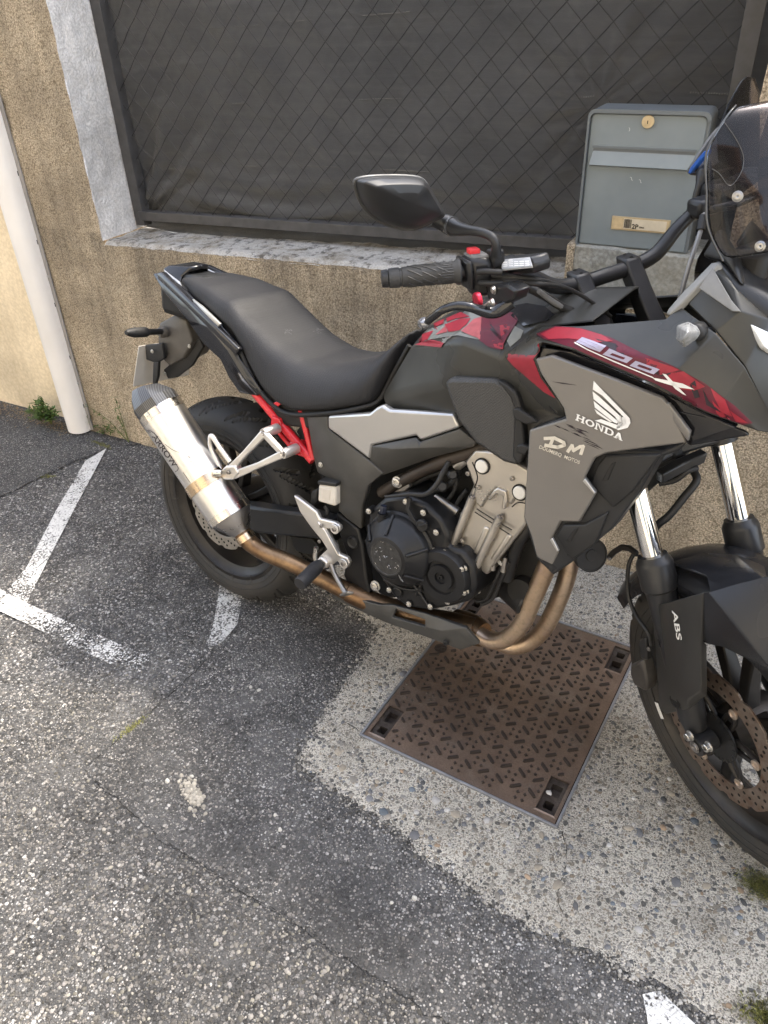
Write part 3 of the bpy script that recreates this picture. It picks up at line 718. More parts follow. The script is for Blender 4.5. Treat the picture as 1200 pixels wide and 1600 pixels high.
    V, F = caps(.0085, .0040, .0042); bms = mesh('tread_bar', V, F); fixn(bms); bms.materials.append(m2)
    wx = Vector((-.690 + 0, 0, 0)); o0 = Matrix(c.matrix_world).inverted() @ G(780 + 250 / 6, 1100 + 250 / 6, .01); o0.z = 0
    logo = [(.02, .085, Ly - .33, Ly - .16), (.0, .105, Ly - .40, Ly - .02)]
    def ok(q, mg):
        if not (.016 + mg < q.x < Lx - .016 - mg and .016 + mg < q.y < Ly - .016 - mg): return False
        for h in pk + [(.012, .058, .355, Ly), (.030, .112, .395, .475)]:
            if h[0] - mg - .004 < q.x < h[1] + mg + .004 and h[2] - mg - .004 < q.y < h[3] + mg + .004: return False
        return True
    SV = []; SF = []
    for i in range(-16, 17):
        for j in range(-16, 17):
            for (du, dv, ang) in ((0, 0, R42 + pi / 2 + .14), (.5, .5, R42 - .105)):
                q = o0 + u * ((i + du) * L) + v * ((j + dv) * L)
                big = ok(q, .011); 
                if not big and not ok(q, .005): continue
                b = link('tread_bar', bme if big else bms, c); b.location = (q.x, q.y, ZT); b.rotation_euler = (0, 0, ang)
            for (du, dv) in ((.5 - .21, 0), (.5 + .21, 0), (.5, -.21), (.5, .21)):
                q = o0 + u * ((i + du) * L) + v * ((j + dv) * L)
                if not ok(q, .003): continue
                k = len(SV); s = .0033
                for (sc, z) in ((1, ZT), (.66, ZT + .0044)):
                    for (a, b_) in ((-1, -1), (1, -1), (1, 1), (-1, 1)): w = q + u * (a * s * sc) + v * (b_ * s * sc); SV.append((w.x, w.y, z))
                SF += [(k + 4, k + 5, k + 6, k + 7)] + [(k + n_, k + (n_ + 1) % 4, k + 4 + (n_ + 1) % 4, k + 4 + n_) for n_ in range(4)]
    so = mk('tread_studs', SV, SF, m2, c); tag(so, kind='stuff')
    RT = Matrix(((0, 0, 0), (0, 0, 0), (0, 0, 1))); RT = Matrix(((0, -1, 0), (1, 0, 0), (0, 0, 1)))
    text('EN124 C250', 'cast_lettering', .026, (.050, .392, ZT), RT, m2, c, .0016)
    lathe('cast_badge', [(0, .0175), (.002, .0175), (.002, .0145), (.0008, .0145), (.0008, .0)], (.036, .368, ZT), (0, 0, 1), m2, c, 24)
    for k in range(3): tube('cast_emblem_stroke', [(.032 + .011 * (k - 1) * .8, .360, ZT + .001), (.036, .368 + .004 * k, ZT + .001), (.040 + .003 * k, .374, ZT + .001)], .0014, m2, c, 6)
    for k in range(4):
        P = [Vector((.050 + .030 * cos(a) * (.45 + .18 * k), .425 + .05 * sin(a) * (.45 + .18 * k), ZT)) for a in [radians(200 - 14 * t) for t in range(10)]]
        tube('cast_arc', P, .0022, m2, c, 6)
    text('DN', 'cast_lettering', .022, (.098, .425, ZT), RT, m2, c, .0018)
    # stone caught in the slot
    st = [(Lx - .064, .118, .008, .008, (.55, .53, .48))]
    return c
cov = cover()
def pebble(name, pos, r, col, label):
    bm = bmesh.new(); bmesh.ops.create_icosphere(bm, subdivisions=2, radius=r)
    for v in bm.verts: v.co *= 1 + .28 * noise.noise(v.co * (1.3 / r) + Vector(pos)); v.co.z *= .75
    me = bpy.data.meshes.new(name); bm.to_mesh(me); bm.free(); o = link(name, me, None, mat('pale_stone', col, .8, 0, .25, 90)); o.location = pos
    return tag(o, label, 'stone')
q = G(857, 1238, .004); pebble('pebble', (q.x, q.y, .000), .0085, (.55, .52, .47), 'white stone caught in the cover pocket nearest the viewer')
# ================================================================== motorcycle
bike = empty('motorcycle', Matrix.Translation(BT) @ BM.to_4x4())
tag(bike, 'black, grey and red adventure motorcycle leaning on its side stand across the inspection cover', 'motorcycle')

# ---- materials
K_PL = mat('black_plastic', (.015, .015, .0155), .52, 0, .25, 25, .10, bump=.25, bs=900, dust=.10, dcol=(.17, .155, .13))
K_PL2 = mat('satin_black_plastic', (.018, .0185, .020), .36, 0, .2, 12, .10, bump=.05, bs=700, dust=.10, dcol=(.20, .19, .17))
K_PL3 = mat('grained_cover_plastic', (.042, .0405, .0375), .40, 0, .2, 18, .08, bump=.3, bs=420, spec=.5, dust=.14, dcol=(.15, .135, .115))
K_GUARD = mat('satin_guard_plastic', (.034, .033, .031), .40, .1, .08, 6, .03)
K_GLOSS = mat('gloss_black', (.010, .010, .012), .16, 0, .2, 10, .07, coat=.4, dust=.06, dcol=(.2, .2, .2))
K_DARK = mat('underside_black', (.008, .008, .008), .6, 0, .3, 30, .1, dust=.15, dcol=(.10, .085, .07))
K_GREY = mat('matt_graphite_paint', (.185, .174, .161), .42, .45, .07, 6, .06, dust=.10, dcol=(.32, .30, .27))
K_SILV = mat('silver_panel_paint', (.50, .49, .475), .30, .8, .03, 3, .03)
K_TANK = mat('matt_black_tank', (.036, .0355, .0325), .31, .15, .18, 7, .07, dust=.14, dcol=(.16, .16, .145))
K_RED = mat('decal_red', (.27, .020, .034), .42, 0, .25, 30, .08)
K_RED2 = mat('decal_dark_red', (.095, .009, .021), .40, 0, .25, 30, .08)
K_RED3 = mat('decal_sunlit_red', (.36, .085, .095), .45, 0, .25, 60, .08)  # paler copy of the red, sunlight on the tank put into the colour
K_DKD = mat('decal_black', (.022, .015, .020), .4)
K_LG = mat('decal_light_grey', (.36, .37, .36), .45, 0, .15, 40)
K_WHT = mat('decal_white', (.68, .67, .64), .45, 0, .1, 60)
K_CREAM = mat('decal_cream', (.56, .52, .44), .5, 0, .15, 90)
K_LIL = mat('decal_lilac', (.34, .32, .42), .4, 0, .1, 60)
K_ALU = mat('cast_aluminium', (.70, .67, .63), .40, .85, .10, 18, .08, bump=.15, bs=500, dust=.10, dcol=(.3, .27, .22))
K_ENG = mat('engine_champagne', (.56, .52, .46), .34, .88, .10, 14, .08, bump=.12, bs=500, dust=.12, dcol=(.26, .22, .17))
K_BENG = mat('engine_black', (.013, .0133, .0145), .38, .2, .25, 20, .1, bump=.12, bs=450, dust=.10, dcol=(.16, .14, .12))
K_CHR = mat('chrome', (.80, .79, .77), .07, 1, .02, 5, .02)
K_ZINC = mat('zinc_bolt', (.62, .60, .56), .32, .95, .15, 120, .1)
K_STEEL = mat('dull_steel', (.33, .31, .29), .42, .9, .2, 50, .1)
K_FRED = mat('red_frame_paint', (.56, .020, .028), .26, 0, .08, 12, .06, coat=.3)
K_GLRED = mat('red_anodised', (.55, .03, .06), .3, .6, .1, 50)
K_BLU = mat('dark_blue_black', (.020, .023, .036), .28, 0, .2, 20)
def seat_mat():
    t = NT('seat_vinyl'); x, y, z = t.sep()
    w = t.n('TexWave', wave_type='BANDS', bands_direction='X', inp={'Scale': 42, 'Distortion': 2.2, 'Detail': 1, 'Detail Scale': .6}); t.l(t.co, w.inputs['Vector'])
    v = t.vor(430); c = t.mix(t.ramp(t.noise(5, 6, .6), [(.3, 0), (.7, 1)]), (.0165, .0165, .0185), (.024, .024, .026))
    sp = t.ramp(t.noise(260, 3, .8), [(.70, 0), (.76, 1)]); c = t.mix(t.math('MULTIPLY', sp, .25), c, (.3, .29, .27))
    t.set(col=c, rough=t.ramp(t.noise(7, 6, .6), [(.3, .56), (.7, .68)]), spec=.32, nrm=t.bump(t.math('ADD', t.math('MULTIPLY', w.outputs['Fac'], .55), v), .38, .0009)); return t.m
K_SEAT = seat_mat()
def rubber():
    t = NT('tyre_rubber'); n = t.noise(18, 8, .7); c = t.mix(n, (.017, .017, .017), (.036, .034, .031))
    c = t.mix(t.ramp(t.noise(7, 6, .65), [(.45, 0), (.75, .5)]), c, (.060, .048, .037))
    t.set(col=c, rough=.66, spec=.4, nrm=t.bump(t.noise(330, 4, .7), .25, .001)); return t.m
K_RUB = rubber()
K_RIM = mat('dusty_black_rim', (.016, .015, .0145), .42, .2, .3, 20, .1, dust=.35, dcol=(.085, .068, .055))
def discm():
    t = NT('rusty_brake_disc'); n = t.noise(35, 8, .7); c = t.mix(t.ramp(n, [(.35, 0), (.7, 1)]), (.26, .215, .18), (.13, .07, .042))
    t.set(col=c, rough=.42, metal=.75); return t.m
K_DISC = discm()
def headerm(name, a, b, c3):
    t = NT(name); n = t.noise(6, 7, .65); f = t.noise(60, 6, .7)
    c = t.mix(t.ramp(n, [(.35, 0), (.62, 1)]), a, b); c = t.mix(t.ramp(t.noise(9, 6, .7, co=t.map(loc=(3, 1, 2))), [(.52, 0), (.68, .8)]), c, c3)
    c = t.mix(t.ramp(f, [(.5, 0), (.72, .5)]), c, tuple(x * .35 for x in a))
    t.set(col=c, rough=t.ramp(f, [(.3, .30), (.7, .48)]), metal=.92, nrm=t.bump(f, .12, .001)); return t.m
K_HDR = headerm('heat_tinted_header', (.64, .51, .385), (.52, .375, .25), (.40, .29, .26))
K_LINK = headerm('burnt_link_pipe', (.34, .23, .135), (.13, .072, .040), (.045, .032, .027))
def muffm():
    t = NT('brushed_muffler'); w = t.noise(1, 4, .6, co=t.map(scale=(40, 40, 900), rot=(0, .73, 0)))
    t.set(col=t.mix(w, (.66, .65, .635), (.78, .77, .75)), rough=t.ramp(t.noise(6, 6, .6), [(.3, .24), (.7, .40)]), metal=1); return t.m
K_MUF = muffm()
def carbonm():
    t = NT('carbon_weave'); w = t.n('TexWave', wave_type='BANDS', bands_direction='DIAGONAL', inp={'Scale': 75, 'Distortion': .4}); t.l(t.co, w.inputs['Vector'])
    t.set(col=t.mix(w.outputs['Fac'], (.012, .012, .013), (.070, .070, .072)), rough=.32, spec=.5, coat=.3); return t.m
K_CARB = carbonm()
def padm():
    t = NT('embossed_pad'); v = t.vor(230, 'F1', rnd=.25, co=t.map(scale=(1, .2, 1), rot=(0, .785, 0)))
    t.set(col=t.mix(t.noise(10, 6), (.030, .030, .030), (.046, .045, .044)), rough=.46, nrm=t.bump(v, .55, .002)); return t.m
K_PAD = padm()
def glassm(name, tint, alpha, rough=.03):
    t = NT(name); tr = t.n('BsdfTransparent'); tr.inputs[0].default_value = (*tint, 1); gl = t.n('BsdfGlossy'); gl.inputs[0].default_value = (1, 1, 1, 1); gl.inputs['Roughness'].default_value = rough
    fr = t.n('Fresnel'); fr.inputs[0].default_value = 1.28; df = t.n('BsdfDiffuse'); df.inputs[0].default_value = (.32, .31, .31, 1)
    m1 = t.n('MixShader'); t.l(tr.outputs[0], m1.inputs[1]); t.l(df.outputs[0], m1.inputs[2]); t.l(t.ramp(t.noise(12, 7, .7), [(.3, alpha * .5), (.8, alpha * 1.6)]), m1.inputs[0])
    m2 = t.n('MixShader'); t.l(fr.outputs[0], m2.inputs[0]); t.l(m1.outputs[0], m2.inputs[1]); t.l(gl.outputs[0], m2.inputs[2]); t.l(m2.outputs[0], t.out.inputs[0]); return t.m
K_SHLD = glassm('smoked_screen', (.50, .475, .475), .02)
def lensm():
    t = NT('clear_lens'); t.set(col=(.85, .85, .85), rough=.12, trans=.75, ior=1.45); return t.m
K_LENS = lensm()
K_MGL = mat('blue_mirror_glass', (.10, .22, .62), .05, .9, .02, 5, .01)

# ---- building helpers in the bike frame
def mirv(V): return [Vector((v[0], -v[1], v[2])) for v in V]
def part(name, V, F, m, parent=None, bevel=0, mirror=False, auto=35, subs=0, seg=2):
    V = [Vector(v) for v in V]
    o = mk(name, V, F, m, parent or bike, auto=auto); 
    if bevel: bev(o, bevel, seg, 30)
    if subs: sub(o, subs)
    if mirror:
        o2 = mk(name, mirv(V), [tuple(f)[::-1] for f in F], m, parent or bike, auto=auto)
        if bevel: bev(o2, bevel, seg, 30)
        if subs: sub(o2, subs)
    return o
def panel(name, P, y, th, m, parent=None, bevel=.003, mirror=True, auto=35, holes=None):
    """outline picked on lateral plane(s) y, given thickness inward"""
    Q = [B(p[0], p[1], p[2] if len(p) > 2 else y) for p in P]
    V, F = ngon_prism(Q, (0, th, 0)); return part(name, V, F, m, parent, bevel, mirror, auto)
def facets(name, pts, faces, th, m, parent=None, bevel=.004, mirror=True, seg=3, frame=B, auto=40):
    """open faceted shell, closed by a thickness along the inward lateral direction"""
    Q = [frame(*p) if not isinstance(p, Vector) else p for p in pts]
    bm = bmesh.new(); vv = [bm.verts.new(q) for q in Q]
    for f in faces: bm.faces.new([vv[i] for i in f])
    bmesh.ops.recalc_face_normals(bm, faces=bm.faces)
    bm.normal_update()
    tot = sum(((_o - f.calc_center_median()).dot(f.normal) * f.calc_area() for f in bm.faces))
    if tot < 0: bmesh.ops.reverse_faces(bm, faces=bm.faces)
    bm.verts.index_update()
    res = []
    for s in ((1, -1) if mirror else (1,)):
        me = bpy.data.meshes.new(name); b2 = bm.copy()
        if s == -1:
            for v in b2.verts: v.co.y *= -1
            bmesh.ops.reverse_faces(b2, faces=b2.faces)
        b2.to_mesh(me); b2.free(); autosmooth(me, auto)
        o = link(name, me, parent or bike, m)
        sm = o.modifiers.new('solid', 'SOLIDIFY'); sm.thickness = th; sm.offset = -1
        bev(o, bevel, seg, 22); res.append(o)
    bm.free(); return res[0]
BOLT = {}
def bolt(pos, d, r, m=None, parent=None, name='bolt', h=None):
    m = m or K_ZINC; key = (m.name, round(r, 4), h)
    if key not in BOLT:
        hh = h or r * .7
        V, F = latheVF([(0, r * 1.25), (r * .18, r * 1.25), (r * .2, r), (hh, r * .97), (hh * 1.1, r * .85), (hh * 1.1, r * .52), (hh * .55, r * .48), (hh * .55, 0.0001)], (0, 0, 0), (0, 0, 1), 12)
        me = mesh(name, V, F); fixn(me); autosmooth(me, 40); me.materials.append(m); BOLT[key] = me
    o = link(name, BOLT[key], parent or bike); q = Vector(d).normalized().to_track_quat('Z', 'Y')
    o.matrix_local = Matrix.Translation(Vector(pos)) @ q.to_matrix().to_4x4(); return o
def bar(name, P, w, t, m, parent=None, bevel=.002, up=(0, 1, 0)):
    """flat bar through points; w = width in the plane, t = thickness along up"""
    up = Vector(up); V = []; F = []; P = [Vector(p) for p in P]
    ws = w if isinstance(w, (list, tuple)) else [w] * len(P)
    for i, p in enumerate(P):
        d = (P[min(i + 1, len(P) - 1)] - P[max(i - 1, 0)]).normalized(); n = up.cross(d).normalized()
        for a, b in ((-1, -1), (1, -1), (1, 1), (-1, 1)): V.append(p + n * (a * ws[i] / 2) + up * (b * t / 2))
    for i in range(len(P) - 1):
        for k in range(4): F.append((4 * i + k, 4 * i + (k + 1) % 4, 4 * i + 4 + (k + 1) % 4, 4 * i + 4 + k))
    F += [(0, 1, 2, 3), tuple(4 * (len(P) - 1) + k for k in (3, 2, 1, 0))]
    return part(name, V, F, m, parent, bevel)

# ---- wheels
def tyre(name, R, Wd, rimr, wrap, parent, groove):
    prof = []; n = 40; half = Wd / 2
    for i in range(n + 1):
        s = -1 + 2 * i / n; a = s * radians(112)
        y = half * sin(a) if abs(a) < pi / 2 else half * (1 if a > 0 else -1) * (1 - .16 * ((abs(a) - pi / 2) / radians(22)) ** 2)
        dep = (R - rimr) * .62
        if abs(a) <= pi / 2: r = R - dep + dep * cos(a)
        else: r = R - dep - (R - rimr) * .42 * ((abs(a) - pi / 2) / radians(22))
        prof.append((y, max(r, rimr - .002)))
    N = 540; V = []; F = []
    for k in range(N):
        th = 2 * pi * k / N
        for i, (y, r) in enumerate(prof):
            rr = r - groove(th, y / half) if abs(y) < half * .95 else r
            V.append(wrap((rr * cos(th), y, rr * sin(th))))
    m = n + 1
    for k in range(N):
        k2 = (k + 1) % N
        for i in range(n): F.append((k * m + i, k * m + i + 1, k2 * m + i + 1, k2 * m + i))
    o = mk(name, V, F, K_RUB, parent, fix=False, auto=38)
    # raised sidewall rings
    for s in (-1, 1):
        for (fr, w) in ((.30, .0016), (.62, .0012)):
            rr = rimr + (R - rimr) * .34 * fr / .6; yy = s * (half * (.90 + .10 * min(1, fr / .6)) + .0004)
            pts = [wrap((rr * cos(2 * pi * k / 90), yy, rr * sin(2 * pi * k / 90))) for k in range(91)]
            V2, F2 = tubeVF(pts, w, 5, False); mk('sidewall_rib', V2, F2, K_RUB, parent, smooth=True)
    return o
def gr_rear(th, s):
    d = 0
    for q in range(2):
        sg = 1 if q == 0 else -1
        ss = s * sg
        for (off, s0, s1, sl) in ((0, .08, .86, .30), (.5, .30, .92, .24)):
            if s0 < ss < s1:
                ph = ((th * 17 / (2 * pi) + off + (0 if sg > 0 else .33)) - sl * 6 * (ss - s0) ** 1.4 * .5) % 1.0
                w = .055 * (1 - .4 * (ss - s0) / (s1 - s0))
                if abs(ph - .5) < w: d = max(d, .009)
    return d
def gr_front(th, s):
    d = 0
    if abs(abs(s) - .16) < .03: d = .004
    for sg in (1, -1):
        ss = s * sg
        if .22 < ss < .9:
            ph = ((th * 22 / (2 * pi) + (0 if sg > 0 else .5)) + .9 * (ss - .22)) % 1.0
            if abs(ph - .5) < .07: d = max(d, .004)
    return d
def spokes(wrap, r0, r1, w0, n, yoff, m, parent, a0=0.0):
    for k in range(n):
        a = a0 + 2 * pi * k / n
        V = []; F = []
        for sgn in (-1, 1):
            P = []
            for t in (0, .35, .7, 1.0):
                r = r0 + (r1 - r0) * t; sp = sgn * (.012 + .045 * max(0, t - .1)) ; P.append(Vector((r * cos(a) - sp * sin(a), 0, r * sin(a) + sp * cos(a))))
            b = len(V)
            for i, p in enumerate(P):
                d = (P[min(i + 1, 3)] - P[max(i - 1, 0)]).normalized(); nn = Vector((-d.z, 0, d.x)); ww = w0 * (.72 + .1 * i) * .5; yy = .020 - .004 * i
                for (e, f_) in ((-1, -1), (1, -1), (1, 1), (-1, 1)): q = p + nn * (e * ww) + Vector((0, f_ * yy, 0)); V.append(wrap((q.x, q.y + yoff, q.z)))
            for i in range(3):
                for c in range(4): F.append((b + 4 * i + c, b + 4 * i + (c + 1) % 4, b + 4 * i + 4 + (c + 1) % 4, b + 4 * i + 4 + c))
            F += [(b, b + 1, b + 2, b + 3), (b + 15, b + 14, b + 13, b + 12)]
        part('spoke', V, F, m, parent, .004)
def disc(name, R, r, th, yc, wrap, parent, waves, rows, m):
    n = 180; V = []; F = []
    def ro(a): p = (a * waves / (2 * pi)) % 1; return R * (1 - (.045 if .40 < p < .60 else 0) - (.02 if .36 < p < .40 or .60 < p < .64 else 0))
    for yy in (yc - th / 2, yc + th / 2):
        for k in range(n): a = 2 * pi * k / n; q = ro(a); V.append(wrap((q * cos(a), yy, q * sin(a))))
        for k in range(n): a = 2 * pi * k / n; V.append(wrap((r * cos(a), yy, r * sin(a))))
    for k in range(n):
        k2 = (k + 1) % n
        F += [(k, k2, n + k2, n + k), (2 * n + k, 3 * n + k, 3 * n + k2, 2 * n + k2), (k, 2 * n + k, 2 * n + k2, k2), (n + k, n + k2, 3 * n + k2, 3 * n + k)]
    o = part(name, V, F, m, parent, .0006)
    V = []; F = []
    for i, (rr, cnt, off) in enumerate(rows):
        for k in range(cnt):
            a = 2 * pi * (k + off) / cnt; c = Vector((rr * cos(a), 0, rr * sin(a))); b = len(V)
            for s in (-1, 1):
                for j in range(8): q = c + Vector((.0036 * cos(j * pi / 4), 0, .0036 * sin(j * pi / 4))); V.append(wrap((q.x, yc + s * (th / 2 + .0004), q.z)))
            F += [tuple(b + j for j in range(8)), tuple(b + 15 - j for j in range(8))] + [(b + j, b + (j + 1) % 8, b + 8 + (j + 1) % 8, b + 8 + j) for j in range(8)]
    h = mk('drilled_hole', V, F, mat('hole_dark', (.008, .007, .006), .9), parent); tag(h, kind='stuff')
    return o
def rim(wrap, R, half, parent):
    pr = [(-half, R + .004), (-half, R - .006), (-half + .012, R - .012), (-half + .02, R - .030), (half - .02, R - .030), (half - .012, R - .012), (half, R - .006), (half, R + .004), (half - .008, R + .002), (0, R - .018), (-half + .008, R + .002)]
    n = 96; V = []; F = []; m = len(pr)
    for k in range(n):
        a = 2 * pi * k / n
        for (y, r) in pr: V.append(wrap((r * cos(a), y, r * sin(a))))
    for k in range(n):
        k2 = (k + 1) % n
        for i in range(m): j = (i + 1) % m; F.append((k * m + i, k * m + j, k2 * m + j, k2 * m + i))
    return mk('rim', V, F, K_RIM, parent, auto=45)
RW0 = Vector((0, 0, .312))
rw = lambda v: Vector(v) + RW0
fw_ = lambda v: FW(v)
def lathe_w(name, prof, wrap, m, parent, n=48):
    V = []; F = []; k0 = len(prof)
    for (y, r) in prof:
        for k in range(n): a = 2 * pi * k / n; V.append(wrap((r * cos(a), y, r * sin(a))))
    for i in range(k0 - 1):
        for k in range(n): k2 = (k + 1) % n; F.append((i * n + k, i * n + k2, (i + 1) * n + k2, (i + 1) * n + k))
    F += [tuple(range(n))[::-1], tuple(range((k0 - 1) * n, k0 * n))]
    return mk(name, V, F, m, parent, auto=35)
rear = lathe_w('rear_wheel', [(-.075, .022), (-.075, .05), (-.03, .06), (.03, .06), (.09, .05), (.09, .022)], rw, K_RIM, bike)
rim(rw, .222, .072, rear); tyre('tyre', .312, .16, .222, rw, rear, gr_rear)
spokes(rw, .045, .196, .026, 5, 0, K_RIM, rear, .35)
disc('brake_disc', .121, .082, .005, -.085, rw, rear, 10, [(.094, 20, 0), (.101, 20, .33), (.109, 20, .66)], mat('worn_rear_disc', (.36, .33, .29), .4, .8, .2, 60))
lathe_w('axle_nut', [(-.125, .004), (-.125, .017), (-.105, .017), (-.105, .024), (-.10, .024)], rw, K_STEEL, rear, 6)
front = lathe_w('front_wheel', [(-.055, .02), (-.055, .045), (-.02, .05), (.02, .05), (.055, .045), (.055, .02)], fw_, K_RIM, bike)
rim(fw_, .247, .047, front); tyre('tyre', .33, .11, .247, fw_, front, gr_front)
spokes(fw_, .04, .222, .030, 5, 0, K_RIM, front, .62)
fd = disc('brake_disc', .153, .108, .0045, -.066, fw_, front, 12, [(.117, 24, 0), (.127, 24, .33), (.137, 24, .66), (.145, 12, .05)], K_DISC)
for k in range(6):
    a = 1.294 - k * pi / 3
    c = Vector((.098 * cos(a), -.068, .098 * sin(a)))
    lathe('disc_button', [(0, .0105), (.004, .0105), (.0045, .0095), (.0045, .006), (.003, .0055), (.003, .0001)], fw_(c), FW((0, -1, 0)) - FW((0, 0, 0)), mat('disc_button_steel', (.55, .45, .36), .38, .9, .2, 80), front, 16)
    # carrier arms
    for da in (-.30, .30):
        a1 = a + da * .9; a2 = a + .02 * (1 if da > 0 else -1)
        P = [Vector((.042 * cos(a1), -.062, .042 * sin(a1))), Vector((.07 * cos((a1 + a2) / 2), -.063, .07 * sin((a1 + a2) / 2))), Vector((.102 * cos(a2), -.065, .102 * sin(a2)))]
        V, F = tubeVF([fw_(p) for p in P], .0052, 6); mk('carrier_arm', V, F, K_RIM, front, auto=60)
lathe_w('sensor_ring', [(-.075, .030), (-.075, .054), (-.071, .054), (-.071, .030)], fw_, K_BENG, front)
for k in range(26):
    a = 2 * pi * k / 26; V, F = tubeVF([fw_((.046 * cos(a), -.0756, .046 * sin(a))), fw_((.0525 * cos(a), -.0756, .0525 * sin(a)))], .0012, 4); mk('sensor_slot', V, F, K_DARK, front)
# balance sticker on the front rim
def rimarc(r, a0, a1, y, w, m, name, par):
    V = []; F = []; n = 8
    for k in range(n + 1):
        a = a0 + (a1 - a0) * k / n
        for rr in (r - w / 2, r + w / 2): V.append(fw_((rr * cos(a), y, rr * sin(a))))
    F = [(2 * k, 2 * k + 2, 2 * k + 3, 2 * k + 1) for k in range(n)]; o = mk(name, V, F, m, par); s = o.modifiers.new('s', 'SOLIDIFY'); s.thickness = .0004
    return o
s = rimarc(.238, radians(213), radians(222.5), -.0478, .013, K_WHT, 'balance_sticker', front)

# ---- swingarm
panel('swingarm', [(352, 786), (388, 791), (440, 799), (480, 803), (520, 815), (520, 850), (493, 843), (440, 838), (400, 834), (360, 812)], -.115, .045, K_PL2, bevel=.008)
panel('rear_caliper', [(452, 838), (488, 842), (500, 858), (490, 868), (462, 862)], -.10, .04, K_DARK, mirror=False)
# ---- exhaust
ex = empty('exhaust'); ex.parent = bike
mr, mf, mc = B(252, 643, -.232), B(357, 800, -.212), B(376, 825, -.205)
md = (mf - mr).normalized(); RM = .0595; ml = (mf - mr).length; muv = (basis(md)[1], basis(md)[2])
muff = lathe('muffler', [(0.012, RM - .004), (.012, RM), (ml * .66, RM), (ml * .66 + .001, RM - .001), (ml, RM - .001), (ml, RM - .006)], mr, md, K_MUF, bike, 64, uv=muv)
K_BAND = mat('polished_band', (.72, .68, .62), .2, 1, .05, 30); K_BANDB = mat('bronzed_clamp', (.60, .47, .33), .28, 1, .1, 30)
lathe('rear_band', [(-.006, RM - .004), (-.006, RM + .0012), (.016, RM + .0012), (.016, RM - .003)], mr, md, K_BAND, muff, 64, uv=muv)
lathe('front_band', [(-.006, RM - .002), (-.006, RM + .0012), (.014, RM + .0012), (.014, RM - .003)], mf, md, K_BAND, muff, 64, uv=muv)
cl = mr.lerp(mf, .70)
lathe('clamp_strap', [(-.014, RM), (-.014, RM + .0022), (.014, RM + .0022), (.014, RM)], cl, md, K_BANDB, muff, 64, uv=muv)
lathe('inlet_cone', [(.008, RM - .003), (.012, RM - .002), (.050, .034), (.060, .026), (.064, .024), (.064, .018)], mf, md, mat('cone_steel', (.62, .58, .54), .30, 1, .05, 20), muff, 64, uv=muv)
# carbon end cap: six-sided, slanted mouth
d, u, v = md, muv[0], muv[1]
V = []; n = 12; view = (_o - mr).normalized(); side = (view - md * view.dot(md)).normalized(); upv = md.cross(side)
for (a, rr, sl) in ((-.004, RM + .002, 0), (-.030, RM + .003, .0), (-.052, RM * .86, .25), (-.070, RM * .62, .42), (-.066, RM * .54, .42), (-.02, RM * .5, 0)):
    for k in range(n):
        t = 2 * pi * k / n; hx = 1.0 if k % 2 == 0 else .955
        p = mr + md * a + (side * cos(t) + upv * sin(t)) * (rr * hx) - md * (sl * rr * sin(t) * .6); V.append(p)
F = []
for i in range(5):
    for k in range(n): F.append((i * n + k, i * n + (k + 1) % n, (i + 1) * n + (k + 1) % n, (i + 1) * n + k))
F.append(tuple(range(5 * n, 6 * n)))
mk('carbon_end_cap', V, F, K_CARB, muff, auto=18)
def onmuf(px, py): 
    d = BMI @ ray(px, py); return d
for (px, py) in ((236, 649), (347, 799)):
    q = B(px, py, -.275); ax_ = mr + md * (q - mr).dot(md); rd = (q - ax_).normalized(); bolt(ax_ + rd * (RM + .001), rd, .0028, K_ZINC, muff, 'rivet', .0012)
# link pipe and under-engine pipe
lp = [mf + md * .058, mf + md * .085, B(397, 853, -.200), B(420, 866, -.195), B(450, 878, -.185), B(480, 892, -.170), B(510, 907, -.155), B(545, 925, -.145), B(590, 945, -.125), B(650, 965, -.10), B(700, 975, -.08), B(740, 985, -.065)]
tube('link_pipe', lp[:8], [.0225, .0225, .0225, .0225, .0225, .0225, .0235, .0235], K_LINK, ex, 20, 5)
tube('mid_pipe', lp[7:], [.026, .028, .030, .031, .031], K_LINK, ex, 20, 5)
lathe('pipe_joint', [(-.008, .0235), (-.008, .0255), (.010, .0255), (.010, .0235)], mf + md * .078, md, K_BANDB, ex, 32)
h1 = [B(740, 985, -.065), B(765, 1000, -.065), B(790, 998, -.065), B(815, 975, -.065), B(833, 935, -.065), B(851, 893, -.065), B(868, 850, -.065)]
h2 = [B(745, 985, -.02), B(790, 1008, .01), B(822, 1006, .02), B(848, 985, .025), B(868, 948, .025), B(886, 900, .025), B(893, 850, .025)]
tube('header_pipe', h1, .0205, K_HDR, ex, 24, 6); tube('header_pipe', h2, .0205, K_HDR, ex, 24, 6)
lathe('collector', [(-.05, .030), (-.02, .036), (.02, .036), (.04, .03)], B(735, 982, -.05), (1, -.2, .1), K_LINK, ex, 24)
# ---- engine
eng = empty('engine'); eng.parent = bike
P5 = lambda *L: [(440 + .4 * a, 740 + .4 * b) for a, b in L]
panel('crankcase', P5((340, 150), (400, 95), (480, 85), (560, 120), (625, 180), (655, 250), (645, 290), (705, 300), (748, 360), (757, 440), (737, 500), (660, 522), (570, 537), (480, 522), (425, 470), (395, 420), (345, 350), (330, 250)), -.160, .32, K_BENG, eng, .010, False)
c0 = B(627, 857, -.160)
cc = lathe('clutch_cover', [(0, .092), (.004, .092), (.008, .087), (.018, .085), (.026, .080), (.045, .058), (.052, .053), (.056, .050), (.058, .042)], c0, (0, -1, 0), K_BENG, eng, 64)
ccap = lathe('clutch_cap', [(0, .0425), (.001, .0425), (.001, .039), (-.0006, .038), (-.0006, .0001)], c0 + Vector((0, -.0582, 0)), (0, -1, 0), mat('worn_black_cap', (.038, .037, .036), .5, .2, .5, 120, .1), eng, 48)
